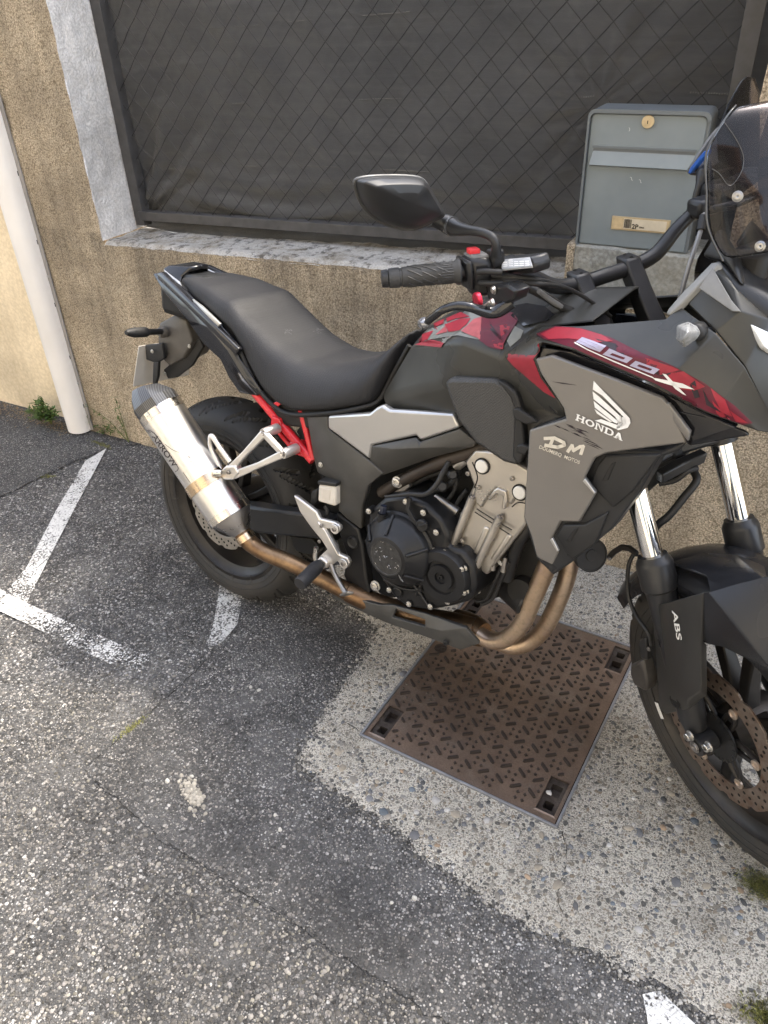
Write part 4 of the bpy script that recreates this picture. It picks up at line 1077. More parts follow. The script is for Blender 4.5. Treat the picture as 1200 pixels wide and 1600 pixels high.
for a in (25, 100, 155, 330):
    t = radians(a); p0 = c0 + Vector((.088 * cos(t), -.018, .088 * sin(t))); p1 = c0 + Vector((.054 * cos(t), -.053, .054 * sin(t))); tube('cover_rib', [p0, p1], .004, K_BENG, eng, 8)
pc = B(695, 898, -.160)
pcov = lathe('pulse_cover', [(0, .066), (.010, .064), (.016, .060), (.018, .040), (.012, .038), (.012, .031), (.020, .030), (.020, .014), (.014, .013), (.014, .0001)], pc, (0, -1, 0), K_BENG, eng, 48)
bolt(pc + Vector((0, -.014, 0)), (0, -1, 0), .006, K_BENG, eng)
for a, b in ((340, 147), (485, 110), (553, 153), (603, 230), (637, 308), (715, 370), (722, 460), (652, 497), (580, 520), (497, 510), (420, 455)):
    q = B(440 + .4 * a, 740 + .4 * b, -.166); tube('bolt_boss', [q + Vector((0, .02, 0)), q], .0085, K_BENG, eng, 12); bolt(q, (0, -1, 0), .0056, K_ZINC, eng)
bolt(B(587, 915, -.165), (0, -1, 0), .011, K_ZINC, eng)
lathe('oil_filler_cap', [(0, .014), (.006, .014), (.008, .012), (.008, .0001)], B(661, 820, -.172), (0, -1, 0), K_PL, eng, 20)
q = B(661, 820, -.181); bar('filler_grip', [q + Vector((-.010, 0, -.006)), q + Vector((.010, 0, .006))], .005, .008, K_PL, eng, .001)
tube('clutch_arm_shaft', [B(597, 826, -.178), B(598, 802, -.178)], .0115, K_BENG, eng, 16); lathe('shaft_bolt', [(0, .008), (.016, .008), (.018, .007), (.018, .0001)], B(598, 801, -.178), (.1, 0, 1), K_BLU, eng, 6)
bar('cable_bracket', [B(640, 778, -.172), B(637, 795, -.172), B(648, 815, -.172), B(662, 828, -.172)], .010, .005, K_PL, eng, .001)
tube('clutch_cable', [B(602, 776, -.175), B(622, 774, -.175), B(640, 772, -.175), B(665, 772, -.165), B(682, 757, -.155), B(692, 738, -.145), B(701, 722, -.13)], [.003, .004, .0055, .0055, .0055, .0055, .0055], K_PL, eng, 10, 6)
for k in range(26):      # stone chips and scuffs on the clutch cap
    a = random.uniform(0, 2 * pi); r = .043 * sqrt(random.random()); q = c0 + Vector((r * cos(a), -.0592, r * sin(a))); L_ = random.uniform(.001, .005); a2 = random.uniform(0, pi)
    tube('chip_mark', [q, q + Vector((L_ * cos(a2), 0, L_ * sin(a2)))], .0004, K_ZINC, eng, 4)
for k in range(3): tube('chip_mark', [c0 + Vector((.036 + .004 * k, -.0575, -.028 - .004 * k)), c0 + Vector((.040 + .004 * k, -.0560, -.036 - .003 * k)), c0 + Vector((.041 + .002 * k, -.053, -.043))], .0008, K_ZINC, eng, 5)
for a in (40, 100, 160, 220, 290, 345):
    t = radians(a); q = pc + Vector((.060 * cos(t), -.012, .060 * sin(t)))
    if a in (40, 345, 290): tube('bolt_boss', [q + Vector((0, .01, 0)), q], .0080, K_BENG, eng, 12); bolt(q, (0, -1, 0), .0052, K_ZINC, eng)
for a in (20, 62, 128, 190, 232):
    t = radians(a); q = c0 + Vector((.094 * cos(t), -.004, .094 * sin(t))); tube('bolt_boss', [q + Vector((0, .012, 0)), q], .0082, K_BENG, eng, 12); bolt(q, (0, -1, 0), .0050, K_ZINC if a != 190 else K_BENG, eng)
lathe('sight_glass', [(0, .013), (.004, .013), (.005, .011), (.002, .010), (.002, .0001)], B(622, 925, -.162), (0, -1, 0), K_BENG, eng, 24)
for L_ in ([(640, 905), (655, 925), (668, 945)], [(668, 897), (658, 915), (650, 930)], [(600, 905), (630, 920), (660, 922)]): tube('case_rib', [B(a, b, -.163) for a, b in L_], .004, K_BENG, eng, 8, 3)
for L_, r_ in (([(650, 790), (672, 770), (700, 758), (716, 745)], .007), ([(664, 800), (690, 790), (708, 770), (714, 750)], .005), ([(610, 782), (640, 760), (680, 740), (720, 738)], .006), ([(700, 830), (712, 812), (722, 800)], .009), ([(705, 805), (718, 780), (730, 765)], .005)): tube('bay_hose', [B(a, b, -.10) for a, b in L_], r_, K_PL, eng, 10, 4)
for (a, b, r_) in ((690, 760, .012), (672, 782, .010), (706, 742, .011)): lathe('connector', [(0, r_), (.02, r_), (.024, r_ * .7)], B(a, b, -.105), (.5, -.7, .4), K_PL2, eng, 8)
# cylinder and head
panel('cylinder_block', P5((745, 50), (722, 100), (700, 150), (655, 285), (740, 325), (752, 360), (800, 400), (905, 262), (955, 200), (958, -10), (760, -30)), -.128, .256, K_ENG, eng, .006, False)
panel('cylinder_head', [(726, 722), (742, 703), (772, 706), (806, 722), (840, 745), (842, 800), (808, 775), (798, 790), (793, 785), (790, 768), (776, 763), (764, 774), (752, 795), (738, 782), (741, 762)], -.134, .268, K_ENG, eng, .005, False)
panel('head_rib', [(771, 766), (777, 762), (791, 768), (793, 782), (788, 797), (783, 795), (785, 776), (776, 772), (765, 783), (761, 779)], -.141, .02, K_ENG, eng, .003, False)
for p, q in (((738, 777), (708, 851)), ((781, 808), (745, 884))):
    a, b = B(*p, -.137), B(*q, -.137); tube('stud_boss', [a, b], .0085, K_ENG, eng, 14); d_ = (a - b).normalized(); bolt(a, d_, .0055, K_STEEL, eng)
for p in ((754, 728), (813, 769)):
    q = B(*p, -.134); lathe('plug_ring', [(0, .0175), (.003, .0175), (.003, .0145), (.001, .0145)], q, (0, -1, 0), K_DARK, eng, 28); lathe('head_plug', [(0, .0138), (.005, .0138), (.0065, .012), (.0065, .0001)], q, (0, -1, 0), mat('pale_plug', (.74, .72, .67), .4, .2, .06, 60), eng, 28)
for L in ([(742, 800), (770, 818), (796, 835)], [(745, 795), (772, 812), (800, 828)], [(741, 762), (746, 745), (738, 722)], [(800, 792), (812, 785), (840, 792)]):
    tube('gasket_line', [B(a, b, -.1345) for a, b in L], .0013, K_DARK, eng, 6, 4)
for p in ((731, 740), (748, 762), (800, 748), (826, 800), (770, 842), (722, 845), (757, 868)): bolt(B(*p, -.1355), (0, -1, 0), .0042, K_STEEL, eng)
panel('cylinder_step', P5((700, 150), (655, 285), (672, 292), (722, 160)), -.134, .02, K_ENG, eng, .003, False); panel('cylinder_web', P5((790, 205), (812, 216), (770, 320), (745, 310)), -.1335, .02, K_ENG, eng, .004, False); panel('cylinder_web', P5((880, 235), (900, 246), (830, 345), (812, 335)), -.1335, .02, K_ENG, eng, .004, False)
tube('knock_sensor', [B(680, 775, -.11), B(692, 783, -.11), B(700, 789, -.11), B(716, 800, -.11)], [.006, .008, .008, .010], K_STEEL, eng, 14)
tube('coolant_union', [B(713, 728, -.09), B(728, 716, -.09)], .012, K_ALU, eng, 16)
lathe('starter_motor', [(0, .030), (.10, .030), (.105, .026), (.105, .0001)], B(812, 925, -.08), (0, 1, 0), K_DARK, eng, 28)
lathe('oil_filter', [(0, .028), (.006, .034), (.07, .034), (.075, .03), (.075, .0001)], B(795, 915, -.03), (.9, -.35, -.1), K_BENG, eng, 28)
tube('thermostat_pipe', [B(792, 905, -.10), B(800, 875, -.10), B(812, 845, -.10), B(828, 820, -.09)], .014, K_BENG, eng, 14, 4)
for k, L in enumerate(([(745, 940), (760, 935), (775, 905), (790, 875)], [(752, 945), (770, 935), (783, 905), (796, 878)])): tube('breather_hose', [B(a, b, -.115) for a, b in L], .004, K_PL, eng, 8, 5)
for (a, b) in ((750, 905), (747, 925), (770, 890), (786, 893)):
    tube('small_fitting', [B(a, b, -.12), B(a + 4, b - 22, -.12)], [.006, .004], K_STEEL, eng, 10)
lathe('hose_clamp', [(0, .0155), (.009, .0155)], B(786, 878, -.108), (.3, 0, .9), K_ZINC, eng, 18)
# dark inner structure so that the bay is filled
ib = panel('main_frame', [(500, 655), (620, 650), (760, 660), (850, 700), (870, 760), (845, 900), (800, 930), (760, 940), (600, 935), (560, 900), (535, 880), (510, 800), (500, 740)], -.055, .11, K_DARK, None, .01, False)
tube('frame_tube', [B(596, 770, -.115), B(640, 745, -.115), B(690, 722, -.115), B(760, 695, -.115), B(820, 655, -.11)], .014, mat('brownish_frame', (.045, .036, .03), .5, .2, .3, 20), bike, 14, 4)
bolt(B(621, 753, -.125), (0, -1, 0), .011, K_ZINC); panel('frame_lug', [(608, 768), (615, 745), (632, 740), (640, 762), (628, 772)], -.118, .02, K_STEEL, mirror=False)
panel('radiator', [(880, 700), (960, 700), (955, 760), (930, 830), (900, 850), (880, 800)], -.09, .18, K_DARK, None, .004, False)
# ---- projection of lettering and decals onto the built panels
def bvh_of(o):
    dg = bpy.context.evaluated_depsgraph_get(); e = o.evaluated_get(dg); me = e.to_mesh(); bm = bmesh.new(); bm.from_mesh(me); bmesh.ops.triangulate(bm, faces=bm.faces)
    t = BVHTree.FromBMesh(bm); bm.free(); e.to_mesh_clear(); return t
BV = {}
def drop(o, px, py, off):
    if o.name not in BV: BV[o.name] = bvh_of(o)
    d = (BMI @ ray(px, py)).normalized(); h = BV[o.name].ray_cast(_o, d)
    if h[0] is None:
        n = BV[o.name].find_nearest(_o + d * (_o - Vector((.8, -.2, .8))).length)
        return n[0] + (n[1] if n[1].dot(d) < 0 else -n[1]) * off
    n = h[1] if h[1].dot(d) < 0 else -h[1]
    return h[0] + n * off
def decal(name, o, P, m, off=.0012, step=6.0, parent=None):
    """outline in the side view laid on the surface of o (subdivided so that it follows the surface)"""
    bm = bmesh.new(); out = []
    n = len(P)
    for i in range(n):
        a, b = P[i], P[(i + 1) % n]; L = sqrt((a[0] - b[0]) ** 2 + (a[1] - b[1]) ** 2); k = max(1, int(L / step))
        for j in range(k): out.append((a[0] + (b[0] - a[0]) * j / k, a[1] + (b[1] - a[1]) * j / k))
    vs_ = [bm.verts.new((x, y, 0)) for x, y in out]; f = bm.faces.new(vs_)
    bmesh.ops.triangulate(bm, faces=[f])
    for _ in range(2):
        es = [e for e in bm.edges if e.calc_length() > step * 1.6]
        if es: bmesh.ops.subdivide_edges(bm, edges=es, cuts=1); bmesh.ops.triangulate(bm, faces=bm.faces)
    for v in bm.verts: v.co = drop(o, v.co.x, v.co.y, off)
    me = bpy.data.meshes.new(name); bm.to_mesh(me); bm.free(); me.shade_smooth()
    return link(name, me, parent or o, m)
def meshdecal(name, o, pts, faces, m, off=.0012):
    V = [drop(o, x, y, off) for x, y in pts]; me = mesh(name, V, faces); return link(name, me, o, m)
def lettering(s, name, o, p0, p1, hgt, m, off=.0012, slant=0.0, bold=0.0, updir=None):
    """text whose base line runs p0 -> p1 in the side view, capital height hgt"""
    cu = bpy.data.curves.new(name, 'FONT'); cu.body = s; cu.size = 1; cu.offset = bold; cu.resolution_u = 4
    to = bpy.data.objects.new(name, cu); COL.objects.link(to); dg = bpy.context.evaluated_depsgraph_get()
    me = bpy.data.meshes.new_from_object(to.evaluated_get(dg)); bpy.data.objects.remove(to)
    xs = [v.co.x for v in me.vertices]; ys = [v.co.y for v in me.vertices]; x0, x1, y0, y1 = min(xs), max(xs), min(ys), max(ys)
    ex_ = Vector((p1[0] - p0[0], p1[1] - p0[1], 0)); L = ex_.length; ux = ex_ / L
    uy = Vector((ux.y, -ux.x, 0)) if updir is None else Vector((updir[0], updir[1], 0)).normalized()
    for v in me.vertices:
        a = (v.co.x - x0) / (x1 - x0); b = (v.co.y - y0) / (y1 - y0)
        q = Vector((p0[0], p0[1], 0)) + ux * (a * L) + uy * (b * hgt) + ux * (b * hgt * slant); v.co = drop(o, q.x, q.y, off)
    me.materials.clear(); return link(name, me, o, m)
Z8 = lambda *L: [(580 + .5167 * a, 420 + .5167 * b) for a, b in L]

# ---- tank
TK = [(596, 622, -.105), (611, 640, -.118), (712, 646, -.142), (694, 598, -.150), (645, 536, -.098), (717, 526, -.146), (787, 553, -.168), (778, 592, -.165),
      (668, 510, -.050), (735, 470, -.035), (806, 458, -.03), (849, 509, -.140), (925, 500, -.115), (830, 640, -.165), (880, 640, -.17), (600, 600, -.09)]
Q = [B(*p) for p in TK]
c9, c10, c8 = Q[9].copy(), Q[10].copy(), Q[8].copy()
Q += [Vector((Q[8].x - .006, 0, Q[8].z + .006)), Vector((Q[9].x, 0, Q[9].z + .004)), Vector((Q[10].x, 0, Q[10].z + .004)), Vector((Q[12].x + .03, 0, Q[12].z + .05)), Vector((Q[4].x - .02, 0, Q[4].z - .01))]
FT = [(0, 1, 2, 3), (0, 3, 4), (3, 5, 4), (3, 7, 6, 5), (4, 5, 9, 8), (5, 6, 11, 9), (9, 11, 12, 10), (2, 13, 7, 3), (7, 13, 14, 6), (6, 14, 11), (8, 9, 17, 16), (9, 10, 18, 17), (10, 12, 19, 18), (4, 8, 16, 20)]
n0 = len(Q); QQ = Q + mirv(Q); FF = FT + [tuple(i + n0 for i in f)[::-1] for f in FT]
bm = bmesh.new(); vv = [bm.verts.new(q) for q in QQ]
for f in FF: bm.faces.new([vv[i] for i in f])
bmesh.ops.remove_doubles(bm, verts=bm.verts, dist=.0005); bmesh.ops.recalc_face_normals(bm, faces=bm.faces)
me = bpy.data.meshes.new('fuel_tank'); bm.to_mesh(me); bm.free(); autosmooth(me, 50)
tank = link('fuel_tank', me, bike, K_TANK); bev(tank, .022, 4, 12); sm = tank.modifiers.new('solid', 'SOLIDIFY'); sm.thickness = .006; sm.offset = -1
wnm = tank.modifiers.new('wn', 'WEIGHTED_NORMAL')
ZB = lambda *L: [(620 + .2333 * a, 440 + .2333 * b) for a, b in L]
K_TLG = mat('tank_silver_grey', (.20, .205, .195), .45, .2, .15, 30, .08)  # silver grey, with the paleness of the sunlit tank top put into the colour
for P, m in (([(92, 436), (160, 335), (330, 215), (480, 140), (560, 165), (575, 250), (562, 392), (405, 362), (230, 388)], K_TLG), ([(95, 438), (150, 365), (250, 330), (212, 388)], K_RED), ([(225, 295), (322, 255), (316, 285), (255, 312)], K_RED), ([(335, 250), (430, 208), (492, 240), (400, 252), (340, 275)], K_RED),
             ([(325, 292), (430, 252), (497, 250), (470, 290), (420, 332), (350, 342)], K_RED), ([(262, 360), (330, 302), (342, 342)], K_RED3), ([(432, 336), (520, 255), (572, 240), (562, 390), (490, 362)], K_RED3),
             ([(570, 240), (640, 215), (700, 190), (830, 230), (800, 290), (740, 380), (700, 460), (620, 440), (556, 396)], K_RED2), ([(690, 300), (770, 285), (750, 340), (700, 372)], K_RED), ([(640, 400), (720, 390), (715, 455), (660, 440)], K_RED), ([(610, 230), (640, 300), (720, 395), (700, 400), (630, 330)], K_DKD), ([(790, 300), (850, 330), (830, 380), (760, 440), (740, 400)], K_TLG),  # the large dark red area carries the bars' shadow in its colour
             ([(740, 175), (870, 150), (990, 170), (1060, 230), (1000, 270), (850, 300), (760, 230)], K_GLOSS)):
    decal('tank_decal', tank, ZB(*P), m, .0013 if m is K_TLG else .0022)
filler = lathe('filler_cap', [(0, .048), (.006, .048), (.010, .042), (.010, .030), (.013, .028), (.013, .0001)], Q[18].lerp(Q[17], .4) + Vector((.05, 0, -.005)), (-.1, 0, 1), K_GLOSS, bike, 36)

# ---- side panels
kp = panel('knee_pad', [(693, 597), (703, 591), (774, 592), (802, 614), (811, 633), (818, 706), (808, 729), (786, 723), (742, 693), (716, 660), (708, 640)], -.176, .03, K_PAD, bevel=.008)
panel('knee_pad_border', [(776, 594), (790, 600), (806, 614), (813, 634), (821, 705), (812, 727), (800, 715), (803, 640), (796, 620)], -.180, .02, K_PL, bevel=.004)
panel('pad_fin', [(800, 640), (808, 637), (840, 660), (822, 664), (803, 655)], -.186, .012, K_PL, bevel=.003, mirror=False); panel('pad_fin', [(806, 697), (815, 694), (828, 700), (820, 712), (808, 708)], -.186, .012, K_PL, bevel=.003, mirror=False)
panel('silver_side_panel', [(512, 650), (577, 646), (588, 637), (596, 633), (608, 641), (708, 647), (718, 668), (657, 689), (650, 681), (581, 696), (577, 718), (512, 669)], -.152, .02, K_SILV, bevel=.005)
facets('side_cover', [(580, 697, -.150), (650, 683, -.150), (657, 690, -.150), (718, 670, -.150), (743, 691, -.146), (740, 698, -.142), (680, 714, -.136), (597, 743, -.138), (577, 720, -.146), (612, 702, -.158), (655, 700, -.158)],
       [(0, 1, 10, 9), (1, 2, 10), (2, 3, 4, 5, 10), (10, 5, 6), (9, 10, 6, 7), (0, 9, 7, 8)], .02, K_PL3, bevel=.004)
facets('frame_cover', [(478, 649, -.138), (511, 650, -.148), (511, 670, -.148), (577, 720, -.150), (600, 740, -.142), (575, 760, -.150), (566, 792, -.150), (564, 828, -.138), (540, 810, -.145), (528, 798, -.145), (530, 757, -.152), (495, 738, -.138), (489, 716, -.135), (538, 738, -.162)],
       [(0, 1, 2, 12), (12, 2, 13, 11), (2, 3, 13), (3, 4, 5, 13), (11, 13, 10), (13, 5, 6, 10), (10, 6, 7, 8, 9)], .02, K_PL3, bevel=.005)
bolt(B(501, 726, -.146), (0, -1, 0), .0055)
panel('frame_pivot_plate', [(524, 800), (560, 827), (566, 850), (572, 905), (578, 928), (552, 930), (536, 900), (541, 868), (528, 830)], -.135, .03, K_BENG, bevel=.006)
lathe('pivot_cap', [(0, .016), (.004, .016), (.006, .014), (.003, .010), (.003, .0001)], B(552, 847, -.136), (0, -1, 0), K_PL, bike, 24)

# ---- seat
def interp(L, x):
    L = sorted(L, key=lambda q: q[0])
    if x <= L[0][0]: return L[0]
    for a, b in zip(L, L[1:]):
        if x <= b[0]:
            t = (x - a[0]) / (b[0] - a[0]) if b[0] > a[0] else 0; return tuple(a[i] + (b[i] - a[i]) * t for i in range(len(a)))
    return L[-1]
def seat():
    E = []
    for (px, py, w) in ((282, 446, .060), (300, 463, .092), (327, 486, .115), (362, 517, .128), (376, 544, .133), (391, 577, .138), (408, 608, .142), (432, 632, .146), (458, 642, .150), (512, 640, .152), (565, 631, .135), (588, 622, .112)):
        q = B(px, py, -w); E.append((q.x, q.z, w))
    Tp = []
    for (px, py, w) in ((284, 436, .048), (298, 437, .068), (325, 450, .088), (345, 463, .094), (364, 473, .100), (378, 493, .101), (400, 514, .102), (430, 545, .106), (470, 570, .106), (510, 576, .098), (548, 570, .084), (590, 560, .068), (625, 535, .058), (645, 513, .054)):
        q = B(px, py, -w); Tp.append((q.x, q.z, w))
    xs0 = min(E[0][0], Tp[0][0]); N = 46; V = []; F = []; m = 13
    xe0, xe1 = E[0][0], E[-1][0]; xt0, xt1 = Tp[0][0], Tp[-1][0]
    for i in range(N + 1):
        s = i / N; e = interp(E, xe0 + (xe1 - xe0) * s); t = interp(Tp, xt0 + (xt1 - xt0) * s)
        half = [(e[0], e[2] * .86, e[1] - .012), (e[0], e[2], e[1]), (e[0] * .7 + t[0] * .3, e[2] * 1.0, e[1] * .68 + t[1] * .32), (e[0] * .32 + t[0] * .68, (e[2] * .62 + t[2] * .38), e[1] * .20 + t[1] * .80 + .006), (t[0], t[2] * .92, t[1] + .004), (t[0], t[2] * .45, t[1] + .003)]
        sec = [(x, -w, z) for x, w, z in half] + [(t[0], 0, t[1] + .002)] + [(x, w, z) for x, w, z in half[::-1]]
        V += sec
    for i in range(N):
        for k in range(m - 1): F.append((i * m + k, i * m + k + 1, (i + 1) * m + k + 1, (i + 1) * m + k))
        F.append((i * m + m - 1, i * m, (i + 1) * m, (i + 1) * m + m - 1))
    F += [tuple(range(m)), tuple(range(N * m, N * m + m))[::-1]]
    o = mk('seat', V, F, K_SEAT, bike, smooth=True); sub(o, 1); return o
seat_o = seat()
# two worn spots on the cover
for (cx, cy) in ((449, 518), (498, 516)):
    for _ in range(14):
        a = random.uniform(0, 2 * pi); r = random.uniform(1, 8); x, y = cx + r * cos(a), cy + r * .55 * sin(a); b = random.uniform(0, pi); L = random.uniform(1.5, 4)
        tube('wear_mark', [drop(seat_o, x, y, .0004), drop(seat_o, x + L * cos(b), y + L * .6 * sin(b), .0004)], .0006, mat('worn_vinyl', (.11, .11, .115), .6), seat_o, 4)
# dark gap strip under the seat
tube('seat_base_strip', [B(px, py, -w) for px, py, w in ((376, 548, .128), (391, 582, .132), (409, 614, .136), (433, 638, .140), (458, 648, .143), (512, 646, .145), (565, 637, .128), (592, 626, .105), (612, 590, .09), (640, 540, .085))], .006, K_DARK, bike, 8, 4)

V = []; F = []; st_ = []
for (px, py, w) in ((300, 470, .085), (327, 492, .108), (362, 524, .120), (391, 584, .128), (432, 638, .136), (512, 645, .140), (590, 626, .100)):
    q = B(px, py, -w); st_.append((q.x, w * .97, q.z))
for (x, w, z) in st_: V += [Vector((x, -w, z - .045)), Vector((x, -w, z + .018)), Vector((x, w, z + .018)), Vector((x, w, z - .045))]
for i in range(len(st_) - 1):
    for k in range(4): F.append((4 * i + k, 4 * i + (k + 1) % 4, 4 * i + 4 + (k + 1) % 4, 4 * i + 4 + k))
F += [(0, 1, 2, 3), tuple(4 * (len(st_) - 1) + k for k in (3, 2, 1, 0))]
part('seat_pan', V, F, K_DARK, None, .004)
V, F = boxVF(-.200, -.06, -.042, .042, .920, .950); part('tail_bridge', V, F, K_PL2, None, .010)
# ---- tail
facets('tail_cowl', [(238, 427, -.085), (249, 425, -.078), (268, 436, -.085), (290, 456, -.100), (316, 480, -.112), (341, 503, -.122), (368, 534, -.132), (374, 560, -.136), (392, 586, -.140), (409, 612, -.140), (402, 619, -.140), (374, 614, -.134), (357, 590, -.130), (344, 562, -.128), (317, 537, -.120), (292, 500, -.110), (255, 456, -.095), (326, 512, -.132), (356, 548, -.142), (380, 590, -.148)],
       [(0, 1, 2, 16), (2, 3, 15, 16), (3, 4, 17, 15), (4, 5, 17), (5, 6, 18, 17), (15, 17, 14), (17, 18, 13, 14), (6, 7, 18), (7, 8, 19, 18), (18, 19, 12, 13), (8, 9, 10, 19), (19, 10, 11, 12)], .012, K_GLOSS, bevel=.003, seg=2)
facets('tail_inset', [(300, 467, -.118), (316, 479, -.124), (344, 506, -.134), (340, 511, -.134), (310, 488, -.124)], [(0, 1, 2, 3, 4)], .006, K_SILV, bevel=.001, mirror=True)
facets('grab_rail', [(244, 426, -.086), (252, 424, -.084), (300, 474, -.128), (372, 545, -.150), (368, 556, -.150), (312, 500, -.135), (282, 470, -.112), (246, 436, -.090)], [(0, 1, 2, 6, 7), (2, 3, 4, 5, 6)], .016, K_GLOSS, bevel=.004)
facets('tail_top', [(255, 418, -.050), (262, 414, -.046), (299, 417, -.030), (283, 432, -.048), (280, 447, -.066), (256, 427, -.058), Vector((-.12, 0, .972)), Vector((-.235, 0, .955))], [(0, 1, 3, 4, 5), (1, 2, 3), (1, 7, 6, 2)], .012, K_GLOSS, bevel=.004)
facets('tail_side_strip', [(255, 420, -.060), (281, 440, -.070), (287, 455, -.084), (262, 433, -.072)], [(0, 1, 2, 3)], .004, K_SILV, bevel=.001, mirror=True)
V, F = boxVF(-.20, .05, -.085, .085, .84, .93); part('under_tail', V, F, K_DARK, None, .02)
V, F = boxVF(-.240, -.205, -.040, .040, .885, .925); part('tail_light', V, F, mat('tail_lens_red', (.28, .01, .012), .15, 0, .1, 30), None, .010)
# plate carrier, plate, rear indicators
K_CARR = mat('dusty_carrier', (.085, .078, .070), .42, 0, .25, 25, .1, dust=.3, dcol=(.2, .18, .15))
facets('plate_carrier', [(248, 505, -.055), (272, 492, -.045), (290, 500, -.045), (300, 534, -.05), (286, 560, -.050), (264, 572, -.055), (252, 560, -.060), (246, 535, -.060)], [tuple(range(8))], .10, K_CARR, bevel=.006, mirror=False)
facets('carrier_arm', [(226, 539, -.075), (252, 537, -.075), (256, 560, -.075), (244, 568, -.075), (228, 562, -.075)], [tuple(range(5))], .012, K_PL, bevel=.003, mirror=False)
facets('carrier_arm', [(286, 535, -.04), (312, 530, -.03), (317, 543, -.03), (300, 572, -.03), (276, 590, -.04), (262, 592, -.045), (255, 578, -.045), (276, 560, -.04)], [tuple(range(8))], .012, K_PL, bevel=.003, mirror=False)
facets('carrier_arm', [(239, 566, -.078), (247, 566, -.078), (246, 588, -.078), (242, 602, -.078), (238, 600, -.078)], [tuple(range(5))], .01, K_PL, bevel=.002, mirror=False)
for p in ((238, 549), (296, 541), (258, 584)): bolt(B(*p, -.082 if p[0] < 250 else -.05), (0, -1, 0), .0045)
a = Bx(217, 541, -.300); b = Bx(208, 604, -.322); c = Bx(301, 592, -.318)
dn = (b - a); rt = Vector((0, .205, -.012))
P = [a, b, b + rt, a + rt]; V, F = ngon_prism(P, (-.002, 0, 0)); part('licence_plate', V, F, mat('plate_back', (.66, .63, .58), .35, .3, .08, 12), None, .0008)
def signal(name, base, tip, m):
    d = (tip - base); P = [base, base + d * .25, base + d * .45, base + d * .5, base + d * .8, tip]
    o = tube(name, P, [.008, .008, .009, .0135, .0135, .006], m, bike, 14, 3); return o
rs = signal('rear_indicator', B(256, 518, -.065), B(197, 520, -.205), K_PL); lathe('stalk_collar', [(0, .016), (.012, .016), (.02, .011)], B(258, 518, -.058), (-.1, -1, 0), K_CARR, rs, 18)
bl = B(256, 518, -.065); signal('rear_indicator', Vector((bl.x, .065, bl.z)), Vector((B(197, 520, -.205).x, .205, B(197, 520, -.205).z)), K_PL)

# ---- red subframe and pillion bracket
sf = tube('subframe', [B(398, 612, -.125), B(425, 645, -.128), B(457, 683, -.130), B(489, 720, -.130)], .0115, K_FRED, bike, 16)
tube('subframe_strut', [B(470, 640, -.130), B(478, 672, -.130), B(489, 718, -.131)], .0075, K_FRED, sf, 14)
tube('subframe_lower', [B(430, 668, -.128), B(448, 690, -.128), B(462, 705, -.128), B(480, 712, -.128)], .006, K_FRED, sf, 12, 3)
panel('subframe_lug', [(424, 650), (436, 655), (440, 670), (432, 676), (422, 664)], -.142, .03, K_FRED, sf, .003, False); panel('subframe_lug', [(452, 690), (464, 692), (470, 704), (462, 712), (450, 702)], -.142, .03, K_FRED, sf, .003, False)
panel('subframe_tab', [(420, 634), (432, 627), (438, 632), (428, 640)], -.140, .012, K_FRED, sf, .002, False)
pb = empty('pillion_bracket'); pb.parent = bike
A1, A2, A3 = B(413, 677, -.195), B(443, 709, -.195), B(357, 737, -.21)
for q in (A1, A2):
    lathe('boss', [(-.045, .0125), (0, .0125), (.004, .0115), (.004, .009), (.0025, .009), (.0025, .0001)], q, (0, -1, 0), K_ALU, pb, 24); bolt(q + Vector((0, -.0025, 0)), (0, -1, 0), .0058, K_STEEL, pb)
bar('arm', [A1, A1.lerp(A3, .5), A3], [.019, .015, .020], .014, K_ALU, pb, .003); bar('arm', [A2, A2.lerp(B(372, 742, -.21), .5), B(366, 742, -.21)], [.019, .015, .021], .014, K_ALU, pb, .003); bar('arm', [A1, A2], .016, .013, K_ALU, pb, .003)
panel('peg_mount', [(346, 734), (352, 728), (366, 728), (372, 740), (364, 750), (349, 750), (343, 742)], -.220, .022, K_ALU, pb, .004, False); bolt(B(357, 738, -.221), (0, -1, 0), .005, K_STEEL, pb)
tube('hanger_bolt', [B(346, 739, -.225), B(334, 739, -.236)], [.008, .0095], K_ZINC, pb, 14)
tube('guard_loop', [B(345, 733, -.205), B(338, 718, -.205), B(330, 700, -.205), B(329, 683, -.205), B(333, 683, -.205), B(344, 700, -.205), B(360, 722, -.205)], .0068, K_ALU, pb, 10, 4)
# ---- rider footrest assembly
fr = empty('footrest_bracket'); fr.parent = bike
ZF = lambda *L: [(440 + .15 * a, 740 + .15 * b) for a, b in L]
panel('bracket_plate', ZF((120, 225), (150, 240), (360, 400), (392, 470), (545, 508), (600, 545), (610, 590), (582, 622), (545, 612), (515, 580), (452, 572), (475, 610), (590, 838), (680, 880), (705, 930), (688, 982), (645, 988), (610, 955), (580, 915), (470, 985), (410, 1002), (358, 960), (354, 910), (400, 858), (472, 790), (408, 690), (300, 560), (185, 395)), -.174, .013, K_ALU, fr, .0035, False)
panel('bracket_ridge', ZF((370, 500), (400, 540), (455, 600), (585, 842), (560, 850), (440, 640), (380, 560)), -.178, .006, K_ALU, fr, .002, False)
panel('peg_mount', ZF((355, 905), (400, 868), (470, 930), (465, 980), (410, 1005), (362, 965)), -.186, .014, K_ALU, fr, .004, False)
for p in ((524, 826), (538, 880)):
    q = B(*p, -.178); lathe('boss', [(0, .0125), (.004, .0125), (.005, .0115), (.005, .008), (.003, .0001)], q, (0, -1, 0), K_ALU, fr, 24); bolt(q + Vector((0, -.003, 0)), (0, -1, 0), .006, K_STEEL, fr)
for p in ((502, 822), (499, 846)): bolt(B(*p, -.178), (0, -1, 0), .004, K_STEEL, fr)
